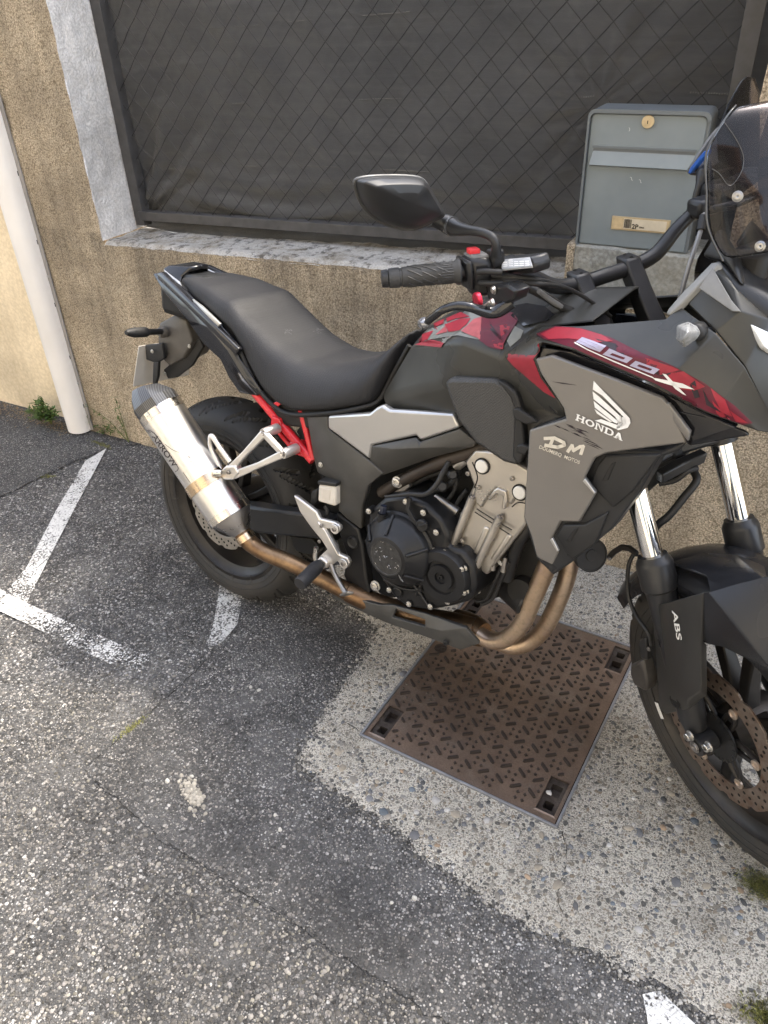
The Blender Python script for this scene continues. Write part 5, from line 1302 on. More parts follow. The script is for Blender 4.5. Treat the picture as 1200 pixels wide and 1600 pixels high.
bolt(B(502, 879, -.189), (0, -1, 0), .005, K_STEEL, fr)
pegp = [B(500, 880, -.190), B(495, 886, -.205), B(483, 898, -.250), B(468, 913, -.290)]
peg = tube('foot_peg', pegp, [.012, .0165, .0165, .0155], mat('peg_rubber', (.022, .022, .024), .6, 0, .3, 60, .1, bump=.5, bs=160), bike, 14, 3)
for k in range(7):
    q = pegp[1].lerp(pegp[3], .1 + .13 * k); dd = (pegp[3] - pegp[1]).normalized(); lathe('peg_rib', [(-.003, .0160), (-.002, .0176), (.002, .0176), (.003, .0160)], q, dd, MATS['peg_rubber'], peg, 14)
tube('brake_pedal', [B(515, 872, -.165), B(522, 895, -.175), B(533, 915, -.185), B(541, 928, -.195)], [.008, .006, .006, .007], K_STEEL, bike, 10, 4)
bar('pedal_tread', [B(535, 930, -.19), B(548, 926, -.205)], .016, .007, K_STEEL, None, .002, (0, .3, .95))
tube('pedal_link', [B(494, 855, -.165), B(492, 870, -.165), B(497, 888, -.165)], .006, K_ZINC, bike, 8)
rsv = panel('brake_fluid_reservoir', [(497, 757), (524, 760), (523, 792), (496, 784)], -.168, .03, mat('milky_reservoir', (.58, .54, .48), .45, 0, .1, 40), None, .006, False)
panel('reservoir_cap', [(496, 751), (525, 755), (525, 761), (496, 757)], -.170, .034, K_PL, rsv, .002, False)
panel('reservoir_window', [(504, 764), (516, 766), (515, 782), (503, 779)], -.1692, .002, mat('reservoir_window', (.50, .46, .40), .3), rsv, .002, False)
panel('master_cylinder', [(486, 768), (495, 765), (494, 786), (488, 792), (484, 785)], -.15, .03, K_PL, None, .004, False); tube('reservoir_hose', [B(508, 790, -.15), B(512, 800, -.15), B(506, 812, -.15)], .006, K_PL, bike, 10, 3)
# shock absorber, hugger and electrics seen through the gaps
tube('shock_body', [Vector((.40, 0, .42)), Vector((.30, 0, .70))], .032, K_DARK, bike, 18)
tube('hugger', [Vector((.36, 0, .50)), Vector((.33, 0, .56)), Vector((.26, 0, .63))], .05, K_DARK, bike, 12, 3, .5)
# ---- belly guard
bg_ = facets('belly_guard', [(516, 924, -.150), (540, 931, -.155), (592, 945, -.158), (612, 945, -.160), (664, 958, -.160), (728, 981, -.150), (750, 1006, -.135), (720, 1016, -.150), (680, 1001, -.160), (600, 972, -.160), (522, 937, -.152), (618, 951, -.163), (664, 968, -.164), (664, 980, -.166), (612, 965, -.166), (690, 985, -.168)],
       [(0, 1, 2, 9, 10), (2, 3, 11, 14, 9), (3, 4, 12, 11), (4, 5, 15, 13, 12), (5, 6, 15), (6, 7, 15), (7, 8, 13, 15), (8, 9, 14, 13)], .012, K_PL3, bevel=.003)
bolt(B(697, 1004, -.163), (0, -1, 0), .006, K_PL)
# ---- radiator shroud (graphite) and black vents
vent = panel('shroud_backing', [(826, 672), (884, 650), (940, 700), (1035, 705), (1076, 688), (1060, 705), (1030, 715), (1000, 768), (955, 828), (892, 880), (864, 899), (838, 873), (826, 836), (819, 808)], -.196, .05, K_PL2, bevel=.004)
GP = [(836, 561), (862, 555), (950, 588), (1035, 621), (1048, 637), (1074, 692), (1010, 700), (948, 708), (929, 716), (913, 746), (931, 770), (905, 816), (876, 815), (862, 841), (873, 862), (864, 884), (838, 871), (829, 836), (818, 808), (827, 672), (884, 655), (880, 638), (845, 585)]
def gy(px, py):            # the shroud narrows towards its lower tip and its nose
    return -.222 + .00016 * max(0, py - 720) + .00020 * max(0, px - 960) + .00012 * max(0, 640 - py)
grey = panel('graphite_shroud', [(a, b, gy(a, b)) for a, b in GP], 0, .010, K_GREY, bevel=.003, auto=30)
for P in ([(945, 712), (1032, 710), (988, 768), (958, 794), (922, 757), (932, 728)], [(880, 820), (912, 820), (950, 800), (930, 850), (893, 876), (868, 838)]):
    facets('vent_blade', [(a, b, -.205) for a, b in P], [tuple(range(len(P)))], .02, K_PL, bevel=.004)
for P in ([(955, 725), (962, 722), (950, 750), (940, 752)], [(897, 827), (904, 824), (892, 846), (884, 846)]): panel('vent_slot', P, -.2065, .01, K_DARK, bevel=.001, mirror=False)
for P in ([(914, 748), (930, 770), (928, 772), (910, 752)], [(863, 841), (873, 861), (870, 862), (859, 844)]): panel('vent_edge', P, -.225, .006, K_SILV, bevel=.001, mirror=False)
# scuffs on the shroud
for k in range(16):
    x = 880 + random.gauss(0, 7) + k * 2.6; y = 660 + k * 2.2 + random.gauss(0, 5); L = random.uniform(8, 30)
    decal('scuff', grey, [(x, y), (x + L * .6, y + L * .18), (x + L, y + L * .42), (x + L * .6, y + L * .18 + random.uniform(1, 2.4))], K_DKD, .0006, 12)
decal('scuff', grey, [(862, 596), (880, 598), (903, 602), (880, 600)], K_DKD, .0006, 12)
# wing emblem and maker's lettering
ZA = lambda *L: [(820 + .2333 * a, 490 + .2333 * b) for a, b in L]
wing = [ZA((463, 450), (525, 516), (703, 700), (708, 732), (690, 764), (628, 780), (612, 772), (664, 752), (684, 732), (676, 704), (520, 548), (457, 508)),
        ZA((455, 520), (500, 556), (664, 708), (664, 732), (646, 742), (630, 736), (640, 718), (462, 572)), ZA((462, 584), (628, 722), (618, 735), (596, 727), (470, 628)), ZA((468, 638), (588, 724), (570, 724), (484, 668)), ZA((470, 716), (512, 706), (640, 752), (618, 774), (560, 750))]
for P in wing: decal('wing_feather', grey, P, K_WHT, .0010, 10)
def slab(letter):
    H = [(.0, 0, .38, .14), (.08, .1, .28, .9), (0, .86, .38, 1), (.62, 0, 1, .14), (.70, .1, .90, .9), (.62, .86, 1, 1), (.28, .42, .70, .58)]
    N_ = [(0, 0, .34, .14), (.08, .1, .24, .9), (0, .86, .30, 1), (.64, .86, 1, 1), (.74, .1, .90, .9), ('p', (.20, 1), (.38, 1), (.88, 0), (.74, 0))]
    D_ = [(0, 0, .55, .16), (.08, .1, .30, .9), (0, .84, .55, 1), ('p', (.55, 1), (.8, .95), (1, .7), (1, .3), (.8, .05), (.55, 0), (.55, .16), (.68, .2), (.78, .35), (.78, .65), (.68, .8), (.55, .84))]
    A_ = [('p', (.36, 1), (.60, 1), (.92, .1), (.70, .1), (.46, .78), (.24, .1), (.10, .1)), (0, 0, .36, .14), (.60, 0, 1, .14), (.30, .30, .66, .44)]
    O_ = [('p', *[(.5 + .5 * cos(a), .5 + .5 * sin(a)) for a in [2 * pi * i / 24 for i in range(25)]], *[(.5 + .28 * cos(a), .5 + .33 * sin(a)) for a in [-2 * pi * i / 24 for i in range(25)]])]
    return {'H': H, 'N': N_, 'D': D_, 'A': A_, 'O': O_}[letter]
def slabword(s, o, p0, p1, hgt, up, m, name):
    n = len(s); p0 = Vector((*p0, 0)); p1 = Vector((*p1, 0)); w = (p1 - p0) / (n * 1.08 - .08); up = Vector((*up, 0)).normalized() * hgt
    for i, ch in enumerate(s):
        for sh in slab(ch):
            if sh[0] == 'p': P = sh[1:]
            else: x0, y0, x1, y1 = sh; P = [(x0, y0), (x1, y0), (x1, y1), (x0, y1)]
            Pp = [p0 + w * (i * 1.08 + x) + up * y for x, y in P]
            decal(name, o, [(q.x, q.y) for q in Pp], m, .0011, 9)
slabword('HONDA', grey, (899.3, 656), (972.5, 689), 10, (.24, -1), K_WHT, 'maker_lettering')
for P in ([(850, 690), (858, 683), (878, 686), (880, 698), (866, 704), (850, 698)],): pass
def strokes(name, o, L, w, m):
    for S_ in L:
        for (a, b) in zip(S_, S_[1:]):
            d = Vector((b[0] - a[0], b[1] - a[1], 0)); nn = Vector((-d.y, d.x, 0)).normalized() * w / 2; e = d.normalized() * w * .3
            decal(name, o, [(a[0] - e.x + nn.x, a[1] - e.y + nn.y), (b[0] + e.x + nn.x, b[1] + e.y + nn.y), (b[0] + e.x - nn.x, b[1] + e.y - nn.y), (a[0] - e.x - nn.x, a[1] - e.y - nn.y)], m, .0011, 14)
strokes('dealer_lettering', grey, [ZA((135, 835), (200, 832), (262, 862), (266, 880), (222, 894), (140, 880)), ZA((190, 838), (170, 884)), ZA((290, 922), (318, 882), (328, 916), (372, 890), (394, 888), (378, 938))], 5.2, K_CREAM)
lettering('DOUMERQ  MOTOS', 'dealer_lettering', grey, (842, 701), (905, 726), 6.5, K_CREAM, slant=.0, bold=.012)
# ---- upper fairing
up = facets('upper_fairing', [(787, 556, -.172), (828, 522, -.158), (849, 508, -.155), (905, 509, -.172), (1040, 498, -.160), (1062, 478, -.150), (1118, 520, -.190), (1164, 573, -.192), (1200, 640, -.170), (1215, 678, -.150), (1185, 674, -.178), (1100, 644, -.212), (1020, 601, -.222), (892, 546, -.214), (845, 533, -.200),
        (836, 560, -.200), (846, 590, -.200), (880, 638, -.196), (884, 655, -.190), (850, 640, -.185), (815, 600, -.180), (930, 540, -.216), (1060, 575, -.222), (1130, 625, -.212)],
       [(0, 1, 14, 15), (1, 2, 3, 21, 14), (3, 4, 22, 21), (14, 21, 13), (21, 22, 12, 13), (4, 5, 6, 22), (6, 7, 23, 22), (22, 23, 11, 12), (7, 8, 9, 10, 23), (10, 11, 23), (0, 15, 16, 20), (16, 17, 19, 20), (17, 18, 19)], .006, K_TANK, bevel=.015, seg=4, auto=60)
panel('shroud_gap_liner', [(838, 541), (893, 549), (1020, 604), (1100, 646), (1150, 668), (1078, 692), (1048, 640), (1034, 626), (950, 595), (863, 562), (850, 590), (880, 636), (884, 655), (860, 640), (838, 600)], -.190, .02, K_GLOSS, bevel=.002)
panel('tank_lower_cover', [(776, 560), (800, 572), (835, 606), (868, 640), (892, 655), (890, 700), (822, 720), (812, 690), (806, 632), (795, 610)], -.160, .03, K_PL3, bevel=.006)
facets('fairing_underside', [(1074, 692, -.200), (1050, 640, -.190), (1098, 652, -.195), (1165, 675, -.170), (1172, 681, -.165), (1077, 697, -.190)], [(0, 1, 2, 3, 4, 5)], .01, K_GLOSS, bevel=.003)
facets('fairing_lip', [(1030, 627, -.20), (1045, 631, -.205), (1078, 675, -.205), (1074, 690, -.205)], [(0, 1, 2, 3)], .008, K_GREY, bevel=.002)
red = [(838, 522), (868, 510), (908, 513), (955, 528), (1003, 552), (1052, 572), (1100, 598), (1148, 634), (1176, 661), (1160, 663), (1102, 641), (1024, 599), (940, 563), (894, 543), (850, 530)]
decal('fairing_decal', up, red, K_RED2, .0010)
for P, m in (([(845, 523), (868, 512), (905, 514), (940, 524), (958, 534), (930, 536), (890, 530), (858, 531)], K_RED), ([(962, 536), (1000, 553), (1030, 565), (1024, 578), (990, 574), (965, 556)], K_RED2), ([(1008, 560), (1050, 573), (1062, 578), (1032, 586), (1012, 575)], K_RED),
             ([(1044, 582), (1068, 580), (1102, 604), (1084, 610), (1060, 607), (1046, 594)], K_RED), ([(1110, 606), (1132, 624), (1144, 650), (1128, 644), (1118, 624)], K_RED), ([(1060, 620), (1082, 618), (1090, 636), (1072, 634)], K_RED2), ([(1113, 625), (1124, 637), (1138, 654), (1130, 655), (1120, 645)], K_RED),
             ([(1140, 640), (1168, 660), (1150, 658)], K_RED), ([(930, 530), (962, 538), (980, 556), (958, 548)], K_DKD), ([(1000, 570), (1034, 588), (1064, 580), (1036, 582), (1020, 574)], K_DKD), ([(1086, 594), (1094, 620), (1086, 622), (1078, 600)], K_DKD), ([(1098, 606), (1108, 626), (1130, 646), (1104, 632)], K_DKD)):
    decal('fairing_decal', up, P, m, .0018)
decal('fairing_decal', up, [(789, 556), (836, 536), (850, 537), (839, 553), (834, 561), (845, 590), (868, 622), (850, 612), (822, 588), (803, 572)], K_RED, .0012)
def seg7(o, P, m, name): decal(name, o, P, m, .0026, 10)
def para(x0, y0, ux=(.942, .337), uy=(.78, -.62)):
    return lambda a, b: (x0 + ux[0] * a + uy[0] * b, y0 + ux[1] * a + uy[1] * b)
def digit(o, x0, y0, kind, m):
    f = para(x0, y0); T = 4.0; Wd = 40; H = 12.5; s9 = 9
    R = lambda a0, b0, a1, b1: [f(a0, b0), f(a1, b0), f(a1, b1), f(a0, b1)]
    seg = {'5': [(0, 0, Wd, T), (Wd - s9, T, Wd, H / 2 + T / 2), (0, H / 2 - T / 2, Wd - s9, H / 2 + T / 2), (0, H / 2 + T / 2, s9, H - T), (0, H - T, Wd, H)], '0': [(0, 0, Wd, T), (0, H - T, Wd, H), (0, T, s9, H - T), (Wd - s9, T, Wd, H - T)]}[kind]
    for s_ in seg: seg7(o, R(*s_), m, 'model_lettering')
digit(up, 900.5, 536, '5', K_LIL); digit(up, 942.5, 553.5, '0', K_LIL); digit(up, 984.5, 571, '0', K_LIL)
seg7(up, [(898, 537.2), (899, 536), (960, 563), (1021, 588.6), (1025, 592), (960, 565.2)], K_WHT, 'model_lettering')
seg7(up, ZA((925, 400), (950, 405), (1085, 545), (1060, 535), (1010, 500)), K_WHT, 'model_lettering'); seg7(up, ZA((860, 428), (940, 440), (1060, 465), (1140, 505), (1040, 492), (960, 470), (880, 446)), K_WHT, 'model_lettering')
# muffler badge
lettering('ARROW', 'muffler_badge', muff, (237, 682), (271, 731), 8, K_DKD, .0008, bold=.01, updir=(.82, -.57))
bd = [(230, 677), (233, 674), (238, 675), (247, 682), (277, 728), (277, 735), (272, 737)]
tube('badge_outline', [drop(muff, a, b, .0006) for a, b in ((231, 679), (234, 675), (241, 677), (260, 703), (277, 728), (278, 734), (274, 737))], .0007, K_DKD, muff, 5, 4)
for L in ([(258, 694), (268, 702), (280, 707)], [(286, 738), (293, 748), (300, 757)], [(296, 757), (300, 762)]): tube('scratch', [drop(muff, a, b, .0003) for a, b in L], .0006, K_DKD, muff, 4, 3)
# ---- nose, cockpit sides, lamp
nose = facets('nose_fairing', [(1074, 474, -.150), (1112, 414, -.135), (1124, 409, -.125), (1150, 450, -.150), (1205, 500, -.140), (1260, 560, -.10), (1240, 690, -.10), (1200, 645, -.165), (1164, 572, -.185), (1118, 517, -.180), (1158, 487, -.170)],
       [(0, 1, 3, 10, 9), (1, 2, 3), (3, 4, 10), (10, 4, 8, 9), (4, 5, 7, 8), (5, 6, 7)], .006, K_TANK, bevel=.004)
facets('cockpit_edge', [(1040, 490, -.150), (1044, 482, -.146), (1070, 452, -.140), (1112, 413, -.130), (1124, 408, -.118), (1122, 412, -.140), (1090, 446, -.152), (1060, 478, -.158), (1045, 492, -.158)], [(0, 1, 2, 7, 8), (2, 3, 4, 5, 6, 7)], .012, mat('sky_lit_plastic', (.23, .23, .22), .5, 0, .1, 20, .1, dust=.2, dcol=(.5, .5, .48)), bevel=.003)  # pale grey puts the skylight on this edge into the colour
facets('nose_inset', [(1092, 450, -.164), (1113, 418, -.150), (1142, 468, -.172), (1158, 487, -.176), (1144, 486, -.178)], [(0, 1, 2, 3, 4)], .004, mat('nose_grey_plastic', (.16, .16, .155), .55, 0, .15, 25, .1, dust=.3, dcol=(.3, .3, .29)), bevel=.001)  # paler grey than the fairing round it
facets('headlight', [(1174, 506, -.164), (1205, 520, -.150), (1240, 560, -.11), (1215, 556, -.148), (1196, 542, -.168)], [(0, 1, 2, 3, 4)], .01, mat('lamp_lens', (.72, .74, .74), .12, .3, .05, 20), None, .002)
ind = facets('front_indicator', [(1056, 508, -.215), (1075, 502, -.215), (1090, 508, -.205), (1096, 520, -.205), (1090, 530, -.215), (1070, 544, -.225), (1056, 532, -.220), (1076, 516, -.262), (1068, 530, -.262)], [(0, 1, 7), (1, 2, 3, 7), (3, 4, 7), (4, 5, 8, 7), (5, 6, 8), (6, 0, 7, 8)], .010, mat('indicator_lens', (.40, .40, .39), .14, .25, .3, 90), bevel=.003)
panel('indicator_base', [(1076, 506), (1094, 506), (1102, 520), (1096, 532), (1084, 536)], -.205, .03, K_PL, bevel=.006)
V, F = boxVF(1.20, 1.26, -.075, .075, 1.12, 1.20); part('instrument_panel', V, F, K_PL, None, .015)
V, F = boxVF(1.02, 1.20, -.115, .115, .90, 1.00); part('steering_bay', V, F, K_DARK, None, .01)
facets('dash_side', [(1095, 400, -.10), (1122, 355, -.10), (1150, 400, -.12), (1156, 445, -.14), (1130, 410, -.12)], [(0, 1, 2, 3, 4)], .02, K_PL2, bevel=.006)
# screen
def screen():
    E = [(1130, 408, -.150), (1112, 372, -.155), (1104, 342, -.158), (1104, 300, -.155), (1102, 252, -.150), (1108, 226, -.145), (1124, 199, -.132), (1140, 176, -.116), (1150, 165, -.100)]
    V = []; F = []; m = 21
    for (px, py, y) in E:
        q = B(px, py, y)
        for k in range(m):
            s = -1 + 2 * k / (m - 1); V.append(Vector((q.x + .115 * (1 - s * s) * (abs(y) / .15) ** 1.3, -y * s * 1.0, q.z + .030 * (1 - s * s) * (abs(y) / .15))))
    for i in range(len(E) - 1):
        for k in range(m - 1): F.append((i * m + k, i * m + k + 1, (i + 1) * m + k + 1, (i + 1) * m + k))
    o = mk('windscreen', V, F, K_SHLD, bike, smooth=True); s = o.modifiers.new('s', 'SOLIDIFY'); s.thickness = .003; sub(o, 1)
    edge = [B(*e) for e in E]; tube('screen_edge', edge, .0014, mat('screen_edge', (.07, .07, .07), .12, .1), o, 8, 4)
    return o
scr = screen()
for (px, py) in ((1152, 307), (1187, 385)):
    d_ = BMI @ ray(px, py); q = drop(scr, px, py, .001); lathe('screen_screw', [(0, .0078), (.002, .0078), (.003, .005), (.0045, .0046), (.0045, .002), (.003, .0001)], q, (_o - q), mat('screw_silver', (.30, .30, .30), .3, .9), scr, 20)
tube('screen_vent_rim', [drop(scr, *p, .001) for p in ((1112, 264), (1124, 272), (1138, 290), (1150, 282), (1160, 262), (1160, 240), (1148, 215), (1132, 192))], .0006, MATS['screen_edge'], scr, 6, 4)

facets('screen_extension', [(1122, 205, -.02), (1140, 162, -.005), (1158, 128, .02), (1168, 119, .035), (1180, 122, .055), (1187, 142, .075), (1188, 200, .085), (1186, 260, .085), (1150, 262, .03), (1124, 250, -.01)], [(0, 1, 2, 3, 4, 5, 6, 7, 8, 9)], .003, K_SHLD, scr, .0008, False)
# nose between the two fairing halves, with the lamp unit
_n = [B(1124, 409, -.125), B(1150, 450, -.150), B(1205, 500, -.140), B(1260, 560, -.10), B(1240, 690, -.10)]
_V = []
for i, q in enumerate(_n):
    k = (.02, .035, .05, .045, -.01)[i]; _V += [Vector((q.x - .004, q.y + .003, q.z)), Vector((q.x + k, q.y * .5, q.z - .004)), Vector((q.x + k * 1.25, 0, q.z - .006)), Vector((q.x + k, -q.y * .5, q.z - .004)), Vector((q.x - .004, -q.y - .003, q.z))]
_F = [(5 * i + j, 5 * i + j + 1, 5 * i + 6 + j, 5 * i + 5 + j) for i in range(4) for j in range(4)]
nc = mk('nose_centre', _V, _F, K_PL2, bike, auto=50); _s = nc.modifiers.new('s', 'SOLIDIFY'); _s.thickness = .006
for s_ in (-1, 1):
    c_ = [_V[11] if s_ < 0 else _V[13], _V[10] if s_ < 0 else _V[14], _V[15] if s_ < 0 else _V[19], _V[16] if s_ < 0 else _V[18]]
    m_ = sum(c_, Vector()) / 4; part('headlight_lens', *ngon_prism([m_ + (p - m_) * .8 + Vector((.004, 0, 0)) for p in c_], (.010, 0, .002)), mat('lamp_lens'), None, .004)
# ---- front fork
def FP(t, lat): return ST(SPE * .022 + SAX * t + Vector((0, lat, 0)))
SD = SRM @ SAX
for lat in (-.1, .1):
    leg = tube('fork_leg', [FP(.015, lat), FP(.05, lat), FP(.30, lat), FP(.325, lat)], [.020, .027, .0285, .030], K_PL2, bike, 28)
    lathe('slider_top', [(0, .0305), (.004, .0345), (.052, .0345), (.060, .032), (.064, .029), (.070, .027), (.070, .0205)], FP(.322, lat), SD, K_PL2, leg, 32)
    tube('stanchion', [FP(.34, lat), FP(.70, lat)], .0205, K_CHR, leg, 32)
    lathe('lower_clamp_ring', [(0, .024), (.002, .029), (.045, .030), (.05, .027)], FP(.545, lat), SD, K_PL2, leg, 28)
    tube('axle_lug', [FW((0, lat + (.018 if lat < 0 else -.018), 0)), FW((0, lat - (.022 if lat < 0 else -.022), 0))], .021, K_PL2, leg, 20)
dL = SRM @ Vector((0, -1, 0))
for p, r in (((1079, 1149), .0085), ((1108, 1166), .0085)):
    q = SB(p[0], p[1], -.126); bolt(q, dL, r, K_ZINC, bike, 'pinch_bolt', .010)
bolt(FW((0, -.124, 0)), dL, .010, K_STEEL, bike, 'axle_end', .004)
# lower and upper yokes
def yoke(name, t, th, m, w=.05):
    V = []; F = []; P = [(-.13, .0), (-.12, .026), (-.06, .02), (0, -.0), (.06, .02), (.12, .026), (.13, 0), (.12, -.03), (.05, -.055), (-.05, -.055), (-.12, -.03)]
    Q = [ST(SPE * (.022 + b) + SAX * t + Vector((0, a, 0))) for a, b in P]; V, F = ngon_prism(Q, SD * th); return part(name, V, F, m, None, .006)
yoke('lower_yoke', .552, .035, K_PL2); yoke('upper_yoke', .735, .026, K_PL2)
tube('steering_stem', [ST(SAX * .55), ST(SAX * .75)], .028, K_DARK, bike, 20)
bar('yoke_bracket', [SB(1030, 745, -.07), SB(1062, 728, -.02), SB(1098, 712, .05)], .022, .02, K_PL2, None, .003, SRM @ Vector((1, 0, 0)))
# hoses and wires round the fork
tube('brake_hose', [SB(1085, 738, .03), SB(1088, 752, .02), SB(1068, 778, -.01), SB(1046, 805, -.04), SB(1026, 822, -.06), SB(1008, 850, -.07)], .0075, K_PL, bike, 12, 5)
tube('brake_hose', [SB(1030, 755, -.04), SB(1055, 750, -.02), SB(1075, 735, .0), SB(1088, 732, .02)], .006, K_PL, bike, 10, 4)
tube('caliper_hose', [SB(990, 866, -.085), SB(982, 885, -.10), SB(981, 925, -.11), SB(993, 960, -.118), SB(1012, 988, -.122), SB(1018, 1010, -.12)], .0042, K_PL, bike, 10, 5)
bar('hose_bracket', [SB(951, 872, -.085), SB(960, 862, -.09), SB(972, 855, -.09), SB(984, 857, -.09), SB(996, 866, -.09)], .012, .008, K_PL, None, .002, dL)
tube('sensor_bolt', [SB(953, 872, -.092), SB(951, 874, -.096)], .004, K_STEEL, bike, 8)
# caliper (peeks out behind the guard)
V, F = ngon_prism([SB(*p, -.095) for p in ((1003, 1030), (1022, 1022), (1030, 1060), (1026, 1072), (1008, 1062), (1002, 1045))], dL * .03); part('brake_caliper', V, F, mat('caliper_grey', (.06, .055, .05), .5, .3, .3, 40), None, .006)
panel_c = None
V, F = ngon_prism([SB(*p, -.110) for p in ((1008, 995), (1018, 992), (1020, 1028), (1010, 1024))], dL * .015); part('caliper_bracket', V, F, K_PL, None, .003)
bolt(SB(1014, 1014, -.126), dL, .004, K_STEEL)

# ---- front fender with fork guards
def sface(name, pts, faces, th, m, parent=None, bevel=.004, seg=2):
    return facets(name, pts, faces, th, m, parent, bevel, False, seg, SB)
K_FEND = mat('fender_satin_black', (.016, .0165, .019), .27, 0, .06, 3, .015)
fend = empty('front_fender'); fend.parent = bike
V = []; F = []; sec = [(-.084, .300), (-.082, .328), (-.062, .346), (-.03, .353), (0, .355), (.03, .353), (.062, .346), (.082, .328), (.084, .300)]; n = 30; m = len(sec)
for k in range(n + 1):
    a = radians(158 - 125 * k / n); tp = 1 - .25 * max(0, (k / n - .8) / .2) ** 2
    for (y, r) in sec: V.append(FW(((r + .006) * cos(a), y * tp, (r + .006) * sin(a))))
for k in range(n):
    for i in range(m - 1): F.append((k * m + i, k * m + i + 1, (k + 1) * m + i + 1, (k + 1) * m + i))
o = mk('fender_arch', V, F, K_FEND, fend, smooth=True); s = o.modifiers.new('s', 'SOLIDIFY'); s.thickness = .003
gd = sface('fork_guard', [(1018, 947, -.114), (1046, 941, -.138), (1098, 927, -.140), (1095, 1003, -.140), (1095, 1080, -.140), (1075, 1093, -.140), (1056, 1077, -.140), (1075, 1108, -.128), (1040, 1116, -.116), (1030, 1108, -.110), (1024, 1022, -.110), (1105, 1007, -.124), (1105, 1087, -.124)],
      [(0, 1, 6, 10), (10, 6, 7, 8, 9), (6, 5, 7), (1, 2, 3, 4, 5, 6), (3, 11, 12, 4), (4, 12, 7, 5)], .008, K_GUARD, bike, .0025)
lathe('guard_hole', [(0, .0135), (.002, .0135), (.002, .0115), (-.008, .0115), (-.008, .0001)], SB(1055, 1096, -.1285), dL, K_DARK, gd, 24)
sd = sface('fender_side', [(1098, 927, -.138), (1107, 925, -.138), (1150, 912, -.108), (1210, 898, -.085), (1260, 950, -.080), (1260, 1112, -.118), (1200, 1040, -.140), (1150, 980, -.141), (1260, 1130, -.10), (1200, 1066, -.118), (1188, 1052, -.120), (1166, 1030, -.122), (1131, 1012, -.124), (1105, 1006, -.124), (1095, 1002, -.136)],
      [(0, 1, 7, 12, 13, 14), (1, 2, 6, 7), (2, 3, 4, 5, 6), (7, 6, 9, 10, 11, 12), (6, 5, 8, 9)], .006, K_FEND, bike, .0025)
lft = []
for (q, f_) in ((gd, 1), (sd, 1)):       # the same guard on the far side of the wheel
    me = q.data.copy()
    for v in me.vertices:
        w = SRI @ (v.co - SA); w.y = -w.y; v.co = ST(w)
    me.flip_normals(); l2 = link(q.name.split('.')[0], me, bike); sm_ = l2.modifiers.new('s', 'SOLIDIFY'); sm_.thickness = .006; sm_.offset = -1; bev(l2, .003)
sface('fender_bridge', [(1045, 878, -.07), (1100, 863, -.04), (1150, 866, .0), (1195, 884, .04), (1200, 908, -.08), (1110, 926, -.12), (1104, 900, -.10)], [(0, 1, 6), (1, 2, 4, 5, 6), (2, 3, 4)], .006, K_FEND, fend, .006)
lettering('ABS', 'guard_lettering', gd, (1051, 953), (1059, 999), 8, K_WHT, .0020, slant=.25, bold=.015, updir=(1, -.12))

# ---- handlebar and right-hand controls (all turned with the steering)
def H(x, y, z): return ST((x, y, z))
hb = [H(-.505, -.415, .884), H(-.478, -.34, .879), H(-.461, -.285, .873), H(-.456, -.225, .866), H(-.452, -.165, .838), H(-.448, -.11, .800), H(-.448, -.05, .790), H(-.448, 0, .790), H(-.448, .05, .790), H(-.448, .11, .800), H(-.452, .165, .838), H(-.456, .225, .866), H(-.461, .285, .873), H(-.478, .34, .879), H(-.505, .415, .884)]
hbar = tube('handlebar', hb, [.0111] * 4 + [.0125, .0143, .0143, .0143, .0143, .0143, .0125] + [.0111] * 4, K_PL2, bike, 18, 5)
for s in (-1, 1):
    b0 = SB(*((925, 492) if s < 0 else (1003, 492)), .055 * s); top = H(-.448, .055 * s, .790)
    b0 = ST(SPE * -.02 + SAX * .755 + Vector((0, .052 * s, 0)))
    ww = SRM @ Vector((0, 1, 0)); fx = SRM @ Vector((1, 0, 0))
    V = []
    for (c, wy, wx) in ((b0, .019, .026), (b0.lerp(top, .75), .017, .020), (top + SD * .004, .017, .021), (top + SD * .022, .016, .017)):
        for a, b in ((-1, -1), (1, -1), (1, 1), (-1, 1)): V.append(c + ww * (a * wy) + fx * (b * wx))
    F = [(0, 1, 2, 3), (15, 14, 13, 12)] + [(4 * i + k, 4 * i + (k + 1) % 4, 4 * i + 4 + (k + 1) % 4, 4 * i + 4 + k) for i in range(3) for k in range(4)]
    rz = part('bar_riser', V, F, K_PL2, None, .004)
    for a in (-1, 1): bolt(top + SD * .021 + fx * (a * .010), SD, .0035, K_PL, rz)
g0, g1 = H(-.503, -.410, .8838), H(-.463, -.290, .8735); gdv = (g1 - g0); gl = gdv.length; gd_ = gdv.normalized()
K_GRIP = mat('grip_rubber', (.034, .034, .034), .55, 0, .2, 40, .08, bump=.3, bs=500, dust=.1, dcol=(.2, .2, .2))
